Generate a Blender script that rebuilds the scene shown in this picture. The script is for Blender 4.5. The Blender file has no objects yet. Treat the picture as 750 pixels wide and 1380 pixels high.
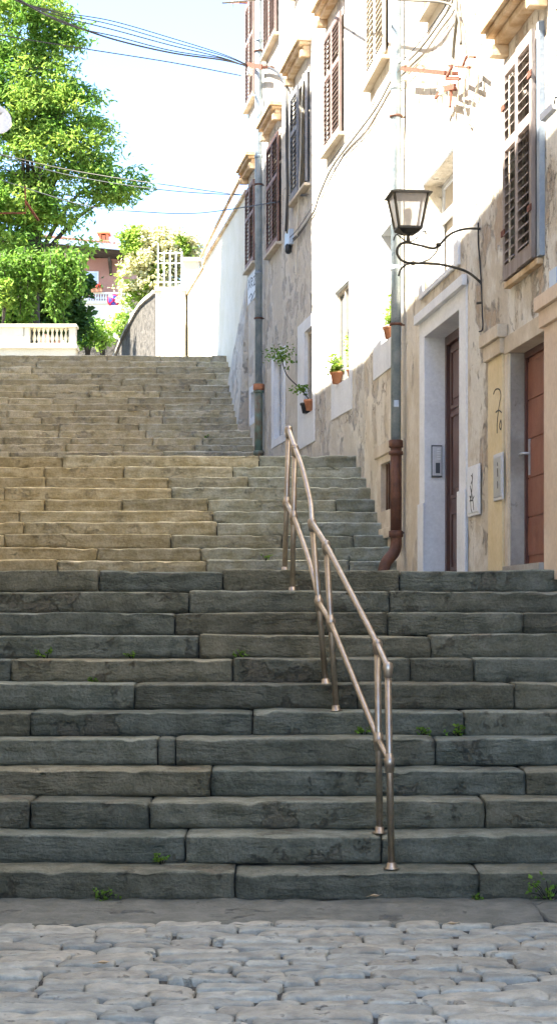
import bpy, math, random
from mathutils import Vector, Matrix, noise
R = math.radians
random.seed(7)
sc = bpy.context.scene
COL = sc.collection
# ------------------------------------------------------------------ camera
F = 2438.0; HY = 830.0; EYE = 1.576
cam = bpy.data.cameras.new('camera'); camo = bpy.data.objects.new('camera', cam); COL.objects.link(camo)
camo.location = (0, 0, EYE); camo.rotation_euler = (R(90), 0, 0)
cam.sensor_fit = 'VERTICAL'; cam.sensor_height = 36; cam.lens = F/1380*36
cam.shift_y = (HY-690)/1380.0
cam.clip_end = 3000; cam.clip_start = 0.05
sc.camera = camo
# ------------------------------------------------------------------ light
SUN = Vector((-.70, -.25, 1.05)).normalized()      # direction towards the sun
w = bpy.data.worlds.new('World'); sc.world = w; w.use_nodes = True
nt = w.node_tree; bg = nt.nodes['Background']
sky = nt.nodes.new('ShaderNodeTexSky'); sky.sky_type = 'NISHITA'; sky.sun_disc = False
sky.sun_elevation = math.asin(SUN.z); sky.sun_rotation = math.atan2(SUN.x, SUN.y)
sky.air_density = 0.62; sky.dust_density = 0.1; sky.ozone_density = 1.5; sky.altitude = 50
nt.links.new(sky.outputs[0], bg.inputs[0]); bg.inputs[1].default_value = 0.095
sl = bpy.data.lights.new('sun', 'SUN'); sl.energy = 4.2; sl.angle = R(.5); sl.color = (1, .95, .86)
so = bpy.data.objects.new('sun', sl); COL.objects.link(so)
so.rotation_euler = SUN.to_track_quat('Z', 'Y').to_euler(); so.location = (-20, -5, 30)
sc.view_settings.view_transform = 'Standard'; sc.view_settings.look = 'None'
sc.view_settings.gamma = 1; sc.view_settings.use_curve_mapping = False
sc.view_settings.exposure = 3.2
sc.cycles.max_bounces = 8; sc.cycles.diffuse_bounces = 5; sc.cycles.transparent_max_bounces = 8

def px(x, y, d):
    return Vector(((x-375)/F*d, d, EYE+(HY-y)/F*d))
# ------------------------------------------------------------------ mesh helpers
class MB:
    def __init__(s): s.v = []; s.f = []; s.sm = []; s.c = None; s.mi = []
    def quad(s, a, b, c, d, sm=False):
        i = len(s.v); s.v += [a, b, c, d]; s.f.append((i, i+1, i+2, i+3)); s.sm.append(sm)
    def hexa(s, P):      # 8 points: bottom ring 0-3, top ring 4-7
        i = len(s.v); s.v += P
        for f in ((3,2,1,0),(4,5,6,7),(0,1,5,4),(1,2,6,5),(2,3,7,6),(3,0,4,7)):
            s.f.append(tuple(i+k for k in f)); s.sm.append(False)
        return s
    def box(s, x0, x1, y0, y1, z0, z1):
        return s.hexa([Vector(p) for p in ((x0,y0,z0),(x1,y0,z0),(x1,y1,z0),(x0,y1,z0),(x0,y0,z1),(x1,y0,z1),(x1,y1,z1),(x0,y1,z1))])
    def bar(s, a, b, wd, h, up=Vector((0,0,1))):
        a = Vector(a); b = Vector(b); t = (b-a).normalized()
        sd = t.cross(up)
        if sd.length < 1e-4: sd = t.cross(Vector((1,0,0)))
        sd.normalize(); u = sd.cross(t).normalized()
        sd = sd*wd/2; u = u*h/2
        return s.hexa([a-sd-u, a+sd-u, b+sd-u, b-sd-u, a-sd+u, a+sd+u, b+sd+u, b-sd+u])
    def tube(s, pts, r, n=8, cap=True):
        pts = [Vector(p) for p in pts]; m = len(pts)
        rr = r if isinstance(r, (list, tuple)) else [r]*m
        base = len(s.v); prev = None
        for k, p in enumerate(pts):
            t = (pts[min(k+1, m-1)]-pts[max(k-1, 0)])
            if t.length < 1e-7: t = Vector((0,0,1))
            t.normalize()
            if prev is None:
                a = t.cross(Vector((0,0,1)))
                if a.length < .05: a = t.cross(Vector((0,1,0)))
            else: a = prev - t*prev.dot(t)
            a.normalize(); prev = a; b = t.cross(a)
            for j in range(n):
                q = 2*math.pi*j/n; s.v.append(p+(a*math.cos(q)+b*math.sin(q))*rr[k])
        for k in range(m-1):
            for j in range(n):
                s.f.append((base+k*n+j, base+k*n+(j+1)%n, base+(k+1)*n+(j+1)%n, base+(k+1)*n+j)); s.sm.append(True)
        if cap:
            s.f.append(tuple(base+j for j in range(n-1,-1,-1))); s.sm.append(False)
            s.f.append(tuple(base+(m-1)*n+j for j in range(n))); s.sm.append(False)
        return s
    def lathe(s, c, prof, n=16, axis=Vector((0,0,1))):
        axis = axis.normalized(); a = axis.cross(Vector((0,1,0)))
        if a.length < .05: a = axis.cross(Vector((1,0,0)))
        a.normalize(); b = axis.cross(a); base = len(s.v); c = Vector(c)
        for (r, z) in prof:
            for j in range(n):
                q = 2*math.pi*j/n; s.v.append(c+axis*z+(a*math.cos(q)+b*math.sin(q))*max(r, 1e-4))
        for k in range(len(prof)-1):
            for j in range(n):
                s.f.append((base+k*n+j, base+k*n+(j+1)%n, base+(k+1)*n+(j+1)%n, base+(k+1)*n+j)); s.sm.append(True)
        s.f.append(tuple(base+j for j in range(n-1,-1,-1))); s.sm.append(False)
        s.f.append(tuple(base+(len(prof)-1)*n+j for j in range(n))); s.sm.append(False)
        return s
    def build(s, name, m, parent=None, root=None, cols=None, bevel=0):
        org = Vector((0,0,0))
        if root is not None: org = root.location.copy()
        me = bpy.data.meshes.new(name)
        me.from_pydata([tuple(v-org) for v in s.v], [], s.f)
        me.polygons.foreach_set('use_smooth', s.sm)
        me.materials.append(m) if not isinstance(m, list) else [me.materials.append(k) for k in m]
        if s.mi: me.polygons.foreach_set('material_index', s.mi)
        if cols is not None:
            at = me.color_attributes.new('tint', 'FLOAT_COLOR', 'POINT')
            at.data.foreach_set('color', [q for c in cols for q in (c[0], c[1], c[2], 1)])
        me.update()
        o = bpy.data.objects.new(name, me); COL.objects.link(o)
        if parent is not None: o.parent = parent
        if bevel:
            b = o.modifiers.new('bevel', 'BEVEL'); b.width = bevel; b.segments = 2; b.limit_method = 'ANGLE'
        return o
def tag(o, label, cat, group=None, kind=None):
    if label: o['label'] = label
    if cat: o['category'] = cat
    if group: o['group'] = group
    if kind: o['kind'] = kind
    return o
def struct(o): o['kind'] = 'structure'; return o
def thing(name, loc, label, cat, group=None):
    o = bpy.data.objects.new(name, None); COL.objects.link(o); o.location = Vector(loc); o.empty_display_size = .1
    return tag(o, label, cat, group)
def spline(pts, k=8):
    P = [Vector(p) for p in pts]; out = []
    for i in range(len(P)-1):
        p0 = P[max(i-1,0)]; p1 = P[i]; p2 = P[i+1]; p3 = P[min(i+2, len(P)-1)]
        for j in range(k):
            t = j/k
            out.append(.5*((2*p1)+(p2-p0)*t+(2*p0-5*p1+4*p2-p3)*t*t+(3*p1-p0-3*p2+p3)*t**3))
    out.append(P[-1]); return out
# ------------------------------------------------------------------ materials
def M(name, c, c2=None, scale=3, rough=.8, bump=.3, bscale=20, metal=0, spec=.5, c3=None, s3=.8, t3=.55, tint=False, stretch=(1,1,1), chisel=0, dist=.02, detail=8, trans=0, fac2=(.4,.62)):
    m = bpy.data.materials.new(name); m.use_nodes = True; t = m.node_tree; N = t.nodes; L = t.links
    b = N['Principled BSDF']; b.inputs['Roughness'].default_value = rough; b.inputs['Metallic'].default_value = metal
    b.inputs['Specular IOR Level'].default_value = spec
    tc = N.new('ShaderNodeTexCoord'); mp = N.new('ShaderNodeMapping'); mp.inputs['Scale'].default_value = stretch
    L.new(tc.outputs['Object'], mp.inputs[0])
    def nz(s, d=detail, r=.6):
        n = N.new('ShaderNodeTexNoise'); n.inputs['Scale'].default_value = s; n.inputs['Detail'].default_value = d
        n.inputs['Roughness'].default_value = r; L.new(mp.outputs[0], n.inputs['Vector']); return n
    def ramp(src, a, bb):
        r = N.new('ShaderNodeMapRange'); r.inputs['From Min'].default_value = a; r.inputs['From Max'].default_value = bb
        L.new(src, r.inputs['Value']); return r.outputs['Result']
    def mix(f, A, B, mode='MIX'):
        x = N.new('ShaderNodeMix'); x.data_type = 'RGBA'; x.blend_type = mode
        if isinstance(f, float): x.inputs[0].default_value = f
        else: L.new(f, x.inputs[0])
        for i, v in ((6, A), (7, B)):
            if isinstance(v, tuple): x.inputs[i].default_value = (*v, 1)
            else: L.new(v, x.inputs[i])
        return x.outputs[2]
    cur = c
    if c2: cur = mix(ramp(nz(scale).outputs[0], *fac2), c, c2)
    if c3: cur = mix(ramp(nz(s3, 10, .7).outputs[0], t3, t3+.06), cur, c3)
    if c2:
        g = ramp(nz(bscale*1.7, 5).outputs[0], .3, .7)
        lo_, hi_ = (.78, 1.16) if 'sandstone' in name else (.91, 1.05)
        gg = mix(g, (lo_,)*3, (hi_,)*3); cur = mix(1.0, cur, gg, 'MULTIPLY')
    if name.startswith('plaster'):
        vo = N.new('ShaderNodeTexVoronoi'); vo.feature = 'DISTANCE_TO_EDGE'; vo.inputs['Scale'].default_value = 1.1
        dn = nz(3, 5); va = N.new('ShaderNodeVectorMath'); va.operation = 'MULTIPLY_ADD'; L.new(dn.outputs[1], va.inputs[0]); va.inputs[1].default_value = (.5,.5,.5); L.new(mp.outputs[0], va.inputs[2]); L.new(va.outputs[0], vo.inputs['Vector'])
        ck = N.new('ShaderNodeMath'); ck.operation = 'MULTIPLY'; L.new(ramp(vo.outputs[0], .012, .002), ck.inputs[0]); L.new(ramp(nz(.9, 2).outputs[0], .5, .6), ck.inputs[1])
        cur = mix(ck.outputs[0], cur, (.20,.16,.11))
        cur = mix(ramp(nz(7, 9, .75).outputs[0], .60, .68), cur, (c[0]*.74, c[1]*.68, c[2]*.6))
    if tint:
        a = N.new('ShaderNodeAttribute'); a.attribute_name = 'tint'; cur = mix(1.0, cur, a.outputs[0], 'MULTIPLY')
    if isinstance(cur, tuple): b.inputs['Base Color'].default_value = (*cur, 1)
    else: L.new(cur, b.inputs['Base Color'])
    if bump:
        h = nz(bscale, 8, .65).outputs[0]
        if c3:
            pq = ramp(nz(s3, 10, .7).outputs[0], t3, t3+.03)
            ma = N.new('ShaderNodeMath'); ma.operation = 'MULTIPLY_ADD'; L.new(pq, ma.inputs[0]); ma.inputs[1].default_value = -.6; L.new(h, ma.inputs[2]); h = ma.outputs[0]
        if chisel:
            m2 = N.new('ShaderNodeMapping'); m2.inputs['Rotation'].default_value = (0, R(38), 0); m2.inputs['Scale'].default_value = (14, 30, 55); L.new(tc.outputs['Object'], m2.inputs[0])
            wn = N.new('ShaderNodeTexNoise'); wn.inputs['Scale'].default_value = 1; wn.inputs['Detail'].default_value = 4; L.new(m2.outputs[0], wn.inputs['Vector'])
            mk = ramp(nz(1.7, 3).outputs[0], .42, .62)
            mu = N.new('ShaderNodeMath'); mu.operation = 'MULTIPLY'; L.new(wn.outputs[0], mu.inputs[0]); L.new(mk, mu.inputs[1])
            ma = N.new('ShaderNodeMath'); ma.operation = 'MULTIPLY_ADD'; L.new(mu.outputs[0], ma.inputs[0]); ma.inputs[1].default_value = chisel; L.new(h, ma.inputs[2]); h = ma.outputs[0]
            m3 = N.new('ShaderNodeMapping'); m3.inputs['Scale'].default_value = (1.6, 2, 9); L.new(tc.outputs['Object'], m3.inputs[0])   # bedding planes and spalls
            bn_ = N.new('ShaderNodeTexNoise'); bn_.inputs['Scale'].default_value = 1; bn_.inputs['Detail'].default_value = 6; bn_.inputs['Distortion'].default_value = .8; L.new(m3.outputs[0], bn_.inputs['Vector'])
            st_ = ramp(bn_.outputs[0], .46, .54)
            ma = N.new('ShaderNodeMath'); ma.operation = 'MULTIPLY_ADD'; L.new(st_, ma.inputs[0]); ma.inputs[1].default_value = .2; L.new(h, ma.inputs[2]); h = ma.outputs[0]
        bn = N.new('ShaderNodeBump'); bn.inputs['Strength'].default_value = bump; bn.inputs['Distance'].default_value = dist
        L.new(h, bn.inputs['Height']); L.new(bn.outputs[0], b.inputs['Normal'])
    if trans:
        tr = N.new('ShaderNodeBsdfTranslucent'); ms = N.new('ShaderNodeMixShader'); ms.inputs[0].default_value = trans
        if isinstance(cur, tuple): tr.inputs[0].default_value = (*cur, 1)
        else: L.new(cur, tr.inputs[0])
        L.new(b.outputs[0], ms.inputs[1]); L.new(tr.outputs[0], ms.inputs[2]); L.new(ms.outputs[0], N['Material Output'].inputs[0])
    return m
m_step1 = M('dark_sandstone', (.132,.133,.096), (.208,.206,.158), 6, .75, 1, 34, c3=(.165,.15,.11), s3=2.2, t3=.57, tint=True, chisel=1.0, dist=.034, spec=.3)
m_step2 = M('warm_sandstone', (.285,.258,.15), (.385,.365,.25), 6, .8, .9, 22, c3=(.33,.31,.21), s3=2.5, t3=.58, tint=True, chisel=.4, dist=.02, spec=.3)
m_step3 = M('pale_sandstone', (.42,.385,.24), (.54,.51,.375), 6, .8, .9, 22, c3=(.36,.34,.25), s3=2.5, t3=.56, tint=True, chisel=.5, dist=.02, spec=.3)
m_cobble = M('cobble_stone', (.29,.275,.22), (.47,.445,.36), 9, .5, .9, 30, c3=(.20,.19,.155), s3=9, t3=.6, tint=True, dist=.012, spec=.5)
m_slab = M('flagstone', (.145,.145,.115), (.215,.212,.175), 6, .7, 1, 25, c3=(.115,.115,.095), s3=3, t3=.58, tint=True)
m_dirt = M('dirt', (.06,.055,.045), (.11,.10,.08), 8, .95, .8, 40)
m_grass = M('ground', (.10,.11,.05), (.16,.14,.09), 1, .95, .5, 10)
m_landing = M('landing_stone', (.22,.21,.18), (.30,.28,.23), 2, .8, .6, 15)
m_plA = M('plaster_ochre_grey', (.58,.51,.40), (.73,.69,.60), 1.9, .9, 1, 16, c3=(.45,.35,.25), s3=1.5, t3=.54, stretch=(1,1,.85), fac2=(.45,.55), dist=.03)
m_plB = M('plaster_cream', (.63,.55,.42), (.74,.68,.57), 1.7, .9, .9, 14, c3=(.55,.46,.34), s3=1.4, t3=.56, stretch=(1,1,.8), dist=.03, fac2=(.43,.57))
m_plC = M('plaster_grey_cream', (.60,.55,.46), (.74,.70,.62), 1.6, .9, 1, 11, c3=(.52,.46,.38), s3=1.6, t3=.54, stretch=(1,1,.9), dist=.05, fac2=(.44,.56))
m_plL = M('plaster_left', (.60,.56,.48), (.70,.66,.58), 1, .9, .4, 12)
m_white = M('white_paint', (.80,.82,.84), (.72,.74,.76), 2.5, .7, .35, 18)
m_ochre = M('ochre_paint', (.66,.53,.30), (.72,.60,.38), 2.5, .8, .4, 16)
m_peach = M('peach_paint', (.66,.50,.36), (.72,.58,.44), 2.5, .8, .4, 16)
m_concrete = M('stone_jamb', (.30,.27,.23), (.46,.43,.38), 2, .85, .6, 18, c3=(.18,.155,.13), s3=1.6, t3=.58)
m_trim = M('stone_trim', (.55,.46,.34), (.70,.62,.50), 2.5, .85, .5, 18)
m_hood = M('weathered_hood', (.50,.33,.17), (.72,.58,.40), 4, .85, .6, 20)
m_doorb = M('brown_door_paint', (.085,.038,.028), (.12,.055,.04), 3, .35, .2, 30, stretch=(3,3,.4))
m_doorr = M('red_door_paint', (.25,.095,.055), (.30,.12,.075), 3, .5, .2, 30)
m_doorf = M('dark_red_frame', (.09,.03,.022), (.12,.045,.03), 3, .45, .2, 30)
m_shb = M('shutter_mauve_brown', (.20,.145,.125), (.27,.20,.175), 4, .7, .2, 30)
m_shr = M('shutter_red_brown', (.19,.10,.072), (.26,.15,.11), 4, .65, .2, 30)
m_shg = M('shutter_grey', (.20,.20,.21), (.28,.28,.29), 4, .7, .2, 30)
m_shw = M('shutter_weathered', (.23,.185,.16), (.33,.28,.25), 5, .8, .4, 30, stretch=(2,2,.4))
m_shl = M('shutter_pale', (.55,.48,.38), (.65,.58,.47), 4, .75, .2, 30)
m_shblue = M('shutter_edge_blue_grey', (.22,.27,.33), (.30,.35,.40), 4, .7, .2, 30)
m_dark = M('dark_interior', (.02,.018,.016), None, bump=0, rough=.9)
m_glass = M('window_glass', (.05,.06,.07), None, bump=0, rough=.08, spec=.8)
m_glassw = M('pale_curtain_glass', (.20,.22,.24), (.26,.27,.28), 2, .15, 0)
m_zinc = M('zinc', (.27,.34,.38), (.40,.46,.50), 6, .45, .25, 30, metal=.35, c3=(.20,.25,.30), s3=5, t3=.58)
m_iron = M('rusty_brown_iron', (.10,.045,.03), (.17,.075,.045), 7, .6, .4, 30, metal=.2, c3=(.22,.10,.05), s3=4, t3=.6)
m_green = M('worn_green_pipe', (.16,.25,.20), (.20,.14,.09), 6, .6, .3, 30)
m_rust = M('rust', (.20,.06,.03), (.12,.045,.025), 8, .85, .5, 40)
m_black = M('wrought_iron', (.05,.045,.035), (.09,.08,.06), 8, .5, .2, 40, metal=.5)
m_blackc = M('black_rubber', (.025,.027,.03), None, bump=0, rough=.6)
m_greyc = M('grey_cable', (.10,.09,.07), None, bump=0, rough=.7)
m_steel = M('stainless_steel', (.40,.34,.285), (.52,.45,.38), 14, .33, .03, 60, metal=1)
m_terra = M('terracotta', (.48,.19,.09), (.55,.25,.13), 6, .8, .2, 30)
m_cer = M('porcelain', (.75,.70,.58), None, bump=0, rough=.3)
m_lampgl = M('frosted_pane', (.80,.74,.70), (.85,.8,.76), 3, .25, 0, trans=.6)
m_plastic = M('grey_plastic', (.58,.59,.61), (.64,.64,.66), 5, .45, .05, 20)
m_dgrey = M('dark_grey_metal', (.08,.09,.10), None, bump=0, rough=.4, metal=.3)
m_alu = M('brushed_aluminium', (.55,.57,.60), (.62,.64,.67), 20, .35, .05, 60, metal=.6)
m_ink = M('black_spray_paint', (.03,.03,.03), None, bump=0, rough=.7)
m_brass = M('brass', (.70,.50,.20), None, bump=0, rough=.3, metal=1)
m_cream = M('cream_stone', (.72,.66,.50), (.78,.72,.58), 2, .8, .3, 18)
m_rubble = M('rubble_stone', (.065,.057,.045), (.12,.105,.085), 7, .9, .9, 10, c3=(.035,.03,.024), s3=6, t3=.56, dist=.06)
m_stucco = M('rose_stucco', (.42,.20,.14), (.46,.24,.17), 1, .9, .3, 12)
m_tile = M('roof_tile', (.42,.18,.10), (.55,.28,.17), 5, .85, .4, 20)
m_leafs = [M('leaf_mid', (.16,.29,.04), None, rough=.6, bump=0, tint=True, trans=.5, spec=.3),
           M('leaf_yellow', (.28,.40,.065), None, rough=.6, bump=0, tint=True, trans=.5, spec=.3),
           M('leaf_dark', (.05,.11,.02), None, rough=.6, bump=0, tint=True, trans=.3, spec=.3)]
m_flower = M('cream_blossom', (.66,.63,.38), None, rough=.7, bump=0, tint=True, trans=.3)
m_red = M('red_blossom', (.60,.06,.04), None, rough=.7, bump=0, trans=.2)
m_bark = M('bark', (.05,.038,.025), (.09,.07,.048), 5, .95, .8, 15, stretch=(1,1,.3))
m_signb = M('sign_blue', (.02,.03,.26), None, bump=0, rough=.35)
m_signr = M('sign_red', (.42,.01,.03), None, bump=0, rough=.35)
m_carp = M('white_car_paint', (.75,.77,.80), None, bump=0, rough=.2)
m_cargl = M('car_glass', (.08,.16,.34), None, bump=0, rough=.05, spec=.9)
m_tyre = M('tyre_rubber', (.02,.02,.02), None, bump=0, rough=.8)
m_bluep = M('pale_blue_plaque', (.50,.60,.72), None, bump=0, rough=.4)
def thin(m, f):
    t = m.node_tree; N = t.nodes; out = N['Material Output']; old = out.inputs[0].links[0].from_socket
    tr = N.new('ShaderNodeBsdfTransparent'); ms = N.new('ShaderNodeMixShader'); ms.inputs[0].default_value = f
    t.links.new(old, ms.inputs[1]); t.links.new(tr.outputs[0], ms.inputs[2]); t.links.new(ms.outputs[0], out.inputs[0])
thin(m_lampgl, .45)
# ------------------------------------------------------------------ stair geometry
def FX(d):       # the facade line on the right
    return 3.6505-.1128*d if d < 22.8 else 4.676-.1579*d
def LX(d): return -.154*d-.7
T1, R1, D1 = .33, .16, 10.03
T2, D2, Z2, R2 = .31, 20.5, 2.207, .158
T3, D3, Z3, R3 = .273, 32.1, 4.49, .153
J1 = [[316,645],[249],[40,201,653],[284,708],[212,236,586],[340,625],[181,482,692],[313,552,638],[268,580],[235,522,704],[254,524],[133,300,538]]
J2 = {}
def smoothstep(a, b, x):
    t = max(0, min(1, (x-a)/(b-a))); return t*t*(3-2*t)
def stone(mb, cols, x0, x1, yf, yb, z0, z1, seg, amp, tint, seed):
    L = x1-x0; n = max(3, int(L/seg)); h = z1-z0
    dz = random.uniform(-.009,.009); df = random.uniform(-.012,.012); tilt = random.uniform(-.006,.006)
    prof = []
    for q in (0,.06,.2,.36,.52,.68,.82,.93): prof.append((0, q, 'f'))
    prof += [(.006,.985,'e'), (.02,1,'t'), (.07,1,'t'), (.15,1,'t'), (.27,1,'t'), (yb-yf,1,'t')]
    m = len(prof); base = len(mb.v)
    for i in range(n+1):
        u = i/n; x = x0+L*u
        e = min(u, 1-u)*L; rc = max(0, 1-e/.02)        # rounded ends
        jx = noise.noise(Vector((x*2, z0*7, seed)))*.014
        wv_ = noise.noise(Vector((x*1.1, z0*5, seed*.3)))*.010+noise.noise(Vector((x*5, z0*5, seed)))*.005-max(0, noise.noise(Vector((x*6, z0*11, seed+9)))-.32)*.05
        for k, (py, pz, kind) in enumerate(prof):
            y = yf+df+py+rc*rc*.010; z = z0+pz*h+(dz+tilt*(u-.5)*2+(wv_ if py < .1 else wv_*.3))*pz
            nv = Vector((x*3.1, z*9, seed*3.7)); 
            a1 = noise.noise(nv*1.0); a2 = noise.noise(nv*3.3+Vector((5,1,2)));
            a3 = noise.noise(Vector((x*16, z*30, y*16+seed)))
            if kind == 'f':
                y += (a1*1.1+a2*.6+a3*.45)*amp+jx
                if pz == 0: y += .028
                elif pz == .06: y += .006
                lay = noise.noise(Vector((x*1.3, z*22, seed)))   # bedding ledges
                y += (.008 if lay > .12 else -.003)*amp/.012
            elif kind == 'e':
                y += (a1+a2)*amp*.9+jx; z += a2*amp*.5-max(0, a1-.2)*.07-max(0,a2-.3)*.03
            else:
                y += jx if py < .05 else 0
                z += (noise.noise(Vector((x*2.5, y*5, seed)))*.7+noise.noise(Vector((x*11, y*11, seed)))*.35)*amp*.8-rc*.006-(max(0, a1-.2)*.06 if py < .03 else 0)
            xx = x + (.003 if i == 0 else (-.003 if i == n else 0))
            if i in (0, n): xx += noise.noise(Vector((z*14, y*10, x)))*.008
            mb.v.append(Vector((xx, y, z)))
            g = [c*.88 for c in tint] if kind == 'f' else [c*1.75 for c in tint]  # treads and edges tinted above the risers: foot wear plus painted top light
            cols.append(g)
    for i in range(n):
        for k in range(m-1):
            a = base+i*m+k; mb.f.append((a, a+m, a+m+1, a+1)); mb.sm.append(True)
    for i0, rev in ((0, True), (n, False)):
        ids = [base+i0*m+k for k in range(m)]
        i1 = len(mb.v); mb.v.append(Vector((mb.v[ids[0]].x, yb, z0))); cols.append(tint)
        ids.append(i1)
        mb.f.append(tuple(ids if rev else ids[::-1])); mb.sm.append(False)
def flight(name, N, d0, z0, r, t, joints, m, seg, amp, ext, colf):
    mb = MB(); cols = []
    for k in range(N):
        yf = d0+k*t; zt = z0+k*r; zb = zt-r-.004
        xl = LX(yf)-.05; xr = FX(yf)+.08
        js = []
        if joints:
            js = [(j-375)/F*yf for j in joints[k]]
            a = js[0]
            while a-xl > 2.3: a -= random.uniform(1.2, 1.8); js.append(a)
            a = max(js)
            while xr-a > 2.1: a += random.uniform(1.1, 1.6); js.append(a)
            js = sorted(j for j in js if xl+.15 < j < xr-.15)
        else:
            a = xl+random.uniform(.4, 1.6)
            while a < xr-.3: js.append(a); a += random.choice((random.uniform(.8,1.3), random.uniform(1.3,2.2), random.uniform(1.5,2.6)))
        js = [xl]+js+[xr]
        for i in range(len(js)-1):
            g = .001+random.random()*.003
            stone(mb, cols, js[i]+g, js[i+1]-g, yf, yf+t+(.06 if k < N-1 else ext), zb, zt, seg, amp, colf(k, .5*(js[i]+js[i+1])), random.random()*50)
    return struct(mb.build(name, m, cols=cols))
def c1(k, x):
    g = random.uniform(.80, 1.22); w_ = random.uniform(-.07,.09); return (g*(1+w_), g, g*(1-w_))
def c2(k, x):
    g = random.uniform(.82, 1.15); wm = max(0, min(1, (.9-x)/3.5))  # warmer towards the left: reflected warm light put into the stone tint
    return (g*(.84+.26*wm), g*(.95+.03*wm), g*(1.22-.32*wm))
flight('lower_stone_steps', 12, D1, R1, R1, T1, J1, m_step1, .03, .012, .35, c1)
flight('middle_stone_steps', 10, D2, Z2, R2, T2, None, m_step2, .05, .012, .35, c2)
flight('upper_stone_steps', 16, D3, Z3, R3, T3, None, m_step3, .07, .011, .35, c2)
# terrain, one sheet with the slope profile of the street
prof = [(-600,-.012),(9.97,-.012),(10.05,-.012)]
for k in range(12): prof += [(D1+.09+k*T1, k*R1-.05),(D1+.10+k*T1, (k+1)*R1-.05)]
prof += [(D1+12*T1, 1.87),(D2-.0, Z2-R2-.03)]
prof += [(D2+.05, Z2-R2-.03)]
for k in range(10): prof += [(D2+.09+k*T2, Z2+(k-1)*R2-.05),(D2+.10+k*T2, Z2+k*R2-.05)]
prof += [(D2+10*T2, Z2+9*R2-.05),(D3, Z3-R3-.03)]
for k in range(16): prof += [(D3+.09+k*T3, Z3+(k-1)*R3-.05),(D3+.10+k*T3, Z3+k*R3-.05)]
ZT = Z3+15*R3
prof += [(D3+16*T3+.1, ZT-.03),(45,7.4),(60,8.95),(80,10.8),(130,12.5),(2000,14)]
mb = MB(); xs = [-600,-60,-12,12,60,600]
for i,(d,z) in enumerate(prof):
    for x in xs: mb.v.append(Vector((x,d,z)))
for i in range(len(prof)-1):
    for j in range(len(xs)-1):
        a = i*len(xs)+j; mb.f.append((a,a+1,a+1+len(xs),a+len(xs))); mb.sm.append(False)
struct(mb.build('ground', m_dirt))
def landing(name, da, za, db, zb):
    mb = MB(); n = 24
    for i in range(n+1):
        d = da+(db-da)*i/n; z = za+(zb-za)*i/n
        for j in range(25):
            x = LX(d)-.05+(FX(d)+.1-LX(d))*j/24
            mb.v.append(Vector((x,d,z+noise.noise(Vector((x*1.5,d*1.5,3)))*.008-.012)))
    for i in range(n):
        for j in range(24):
            a = i*25+j; mb.f.append((a,a+1,a+26,a+25)); mb.sm.append(True)
    return struct(mb.build(name, m_landing))
landing('lower_landing', D1+12*T1+.2, 1.92, D2+.1, Z2-R2)
landing('middle_landing', D2+10*T2+.2, Z2+9*R2, D3+.1, Z3-R3)
landing('upper_street', D3+16*T3+.2, ZT, 46, 7.45)
# flagstone strip at the foot of the steps
mb = MB(); cols = []
def slab(mb, cols, x0, x1, y0, y1, z, hgt, nx, ny, tint, dome=.0, rnd=.35, amp=.004):
    base = len(mb.v); sd = random.random()*60
    cx, cy = (x0+x1)/2, (y0+y1)/2; hx, hy = (x1-x0)/2, (y1-y0)/2
    tx, ty = random.uniform(-.05,.05), random.uniform(-.05,.05)
    sk = random.uniform(-.05,.05)
    def den(t): return math.copysign(1-(1-abs(t))**1.7, t)
    for i in range(nx+1):
        for j in range(ny+1):
            a = den(-1+2*i/nx); b = den(-1+2*j/ny)
            k = 1-rnd*.12*(a*a*b*b)**2
            ex = cx+hx*a*k+sk*b*hy; ey = cy+hy*b*k
            if dome:
                ex += noise.noise(Vector((ex*9, ey*9, sd)))*.022*abs(a)**4; ey += noise.noise(Vector((ex*7, ey*9, sd+7)))*.014*abs(b)**4+noise.noise(Vector((ex*2.2, sd, 0)))*.008
            edge = max(abs(a), abs(b)); ra = max(0, abs(a)-.0)**(2*hx/.05+4); rb_ = abs(b)**(2*hy/.05+4)
            zz = z+dome*(1-min(1, ra+rb_)*.9)+(tx*a*hx+ty*b*hy)*(1 if dome else 0)+noise.noise(Vector((ex*6, ey*8, sd)))*amp+noise.noise(Vector((ex*20, ey*26, sd)))*amp*.45-max(0, noise.noise(Vector((ex*9, ey*13, sd+3)))-.25)*amp*2.2
            if edge > .999: zz = z-hgt
            mb.v.append(Vector((ex, ey, zz))); cols.append(tint)
    for i in range(nx):
        for j in range(ny):
            p = base+i*(ny+1)+j; mb.f.append((p, p+ny+1, p+ny+2, p+1)); mb.sm.append(True)
def warpgrid(n):   # denser towards the rim handled in slab by equal spacing
    return n
x = -3.4
while x < 3.2:
    L = random.uniform(1.6, 3.0); g = random.uniform(.9,1.12)
    slab(mb, cols, x, x+L, 9.24+random.uniform(-.08,.06), 10.06, .008, .03, 60, 20, (g,g,g), 0, .1, .013)
    x += L+.002
struct(mb.build('flagstone_strip', m_slab, cols=cols))
mb = MB(); cols = []
y = 9.28; row = 0
while y > 2.2:
    dpt = random.uniform(.11,.185); x = -3.6-random.random()*.3
    slope = random.uniform(-.004,.004)
    while x < 3.9:
        L = random.choice((random.uniform(.18,.28), random.uniform(.3,.5), random.uniform(.36,.62))); g = random.uniform(.8,1.2); wm = random.uniform(-.05,.05)
        yj = random.uniform(-.018,.018); dz = random.uniform(-.01,.01)
        yw = noise.noise(Vector((x*.5, y*.3, 8)))*.10
        slab(mb, cols, x+.004, x+L-.004, y-dpt+yj*.5+yw+.003, y+yw+yj*.5-.003, .0+dz*.7, .04, 24, 12, (g*(1+wm), g, g*(1-wm)), .014, .35, .009)
        x += L+random.uniform(-.006,.006)
    y -= dpt; row += 1
struct(mb.build('cobblestone_paving', m_cobble, cols=cols))
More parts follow.
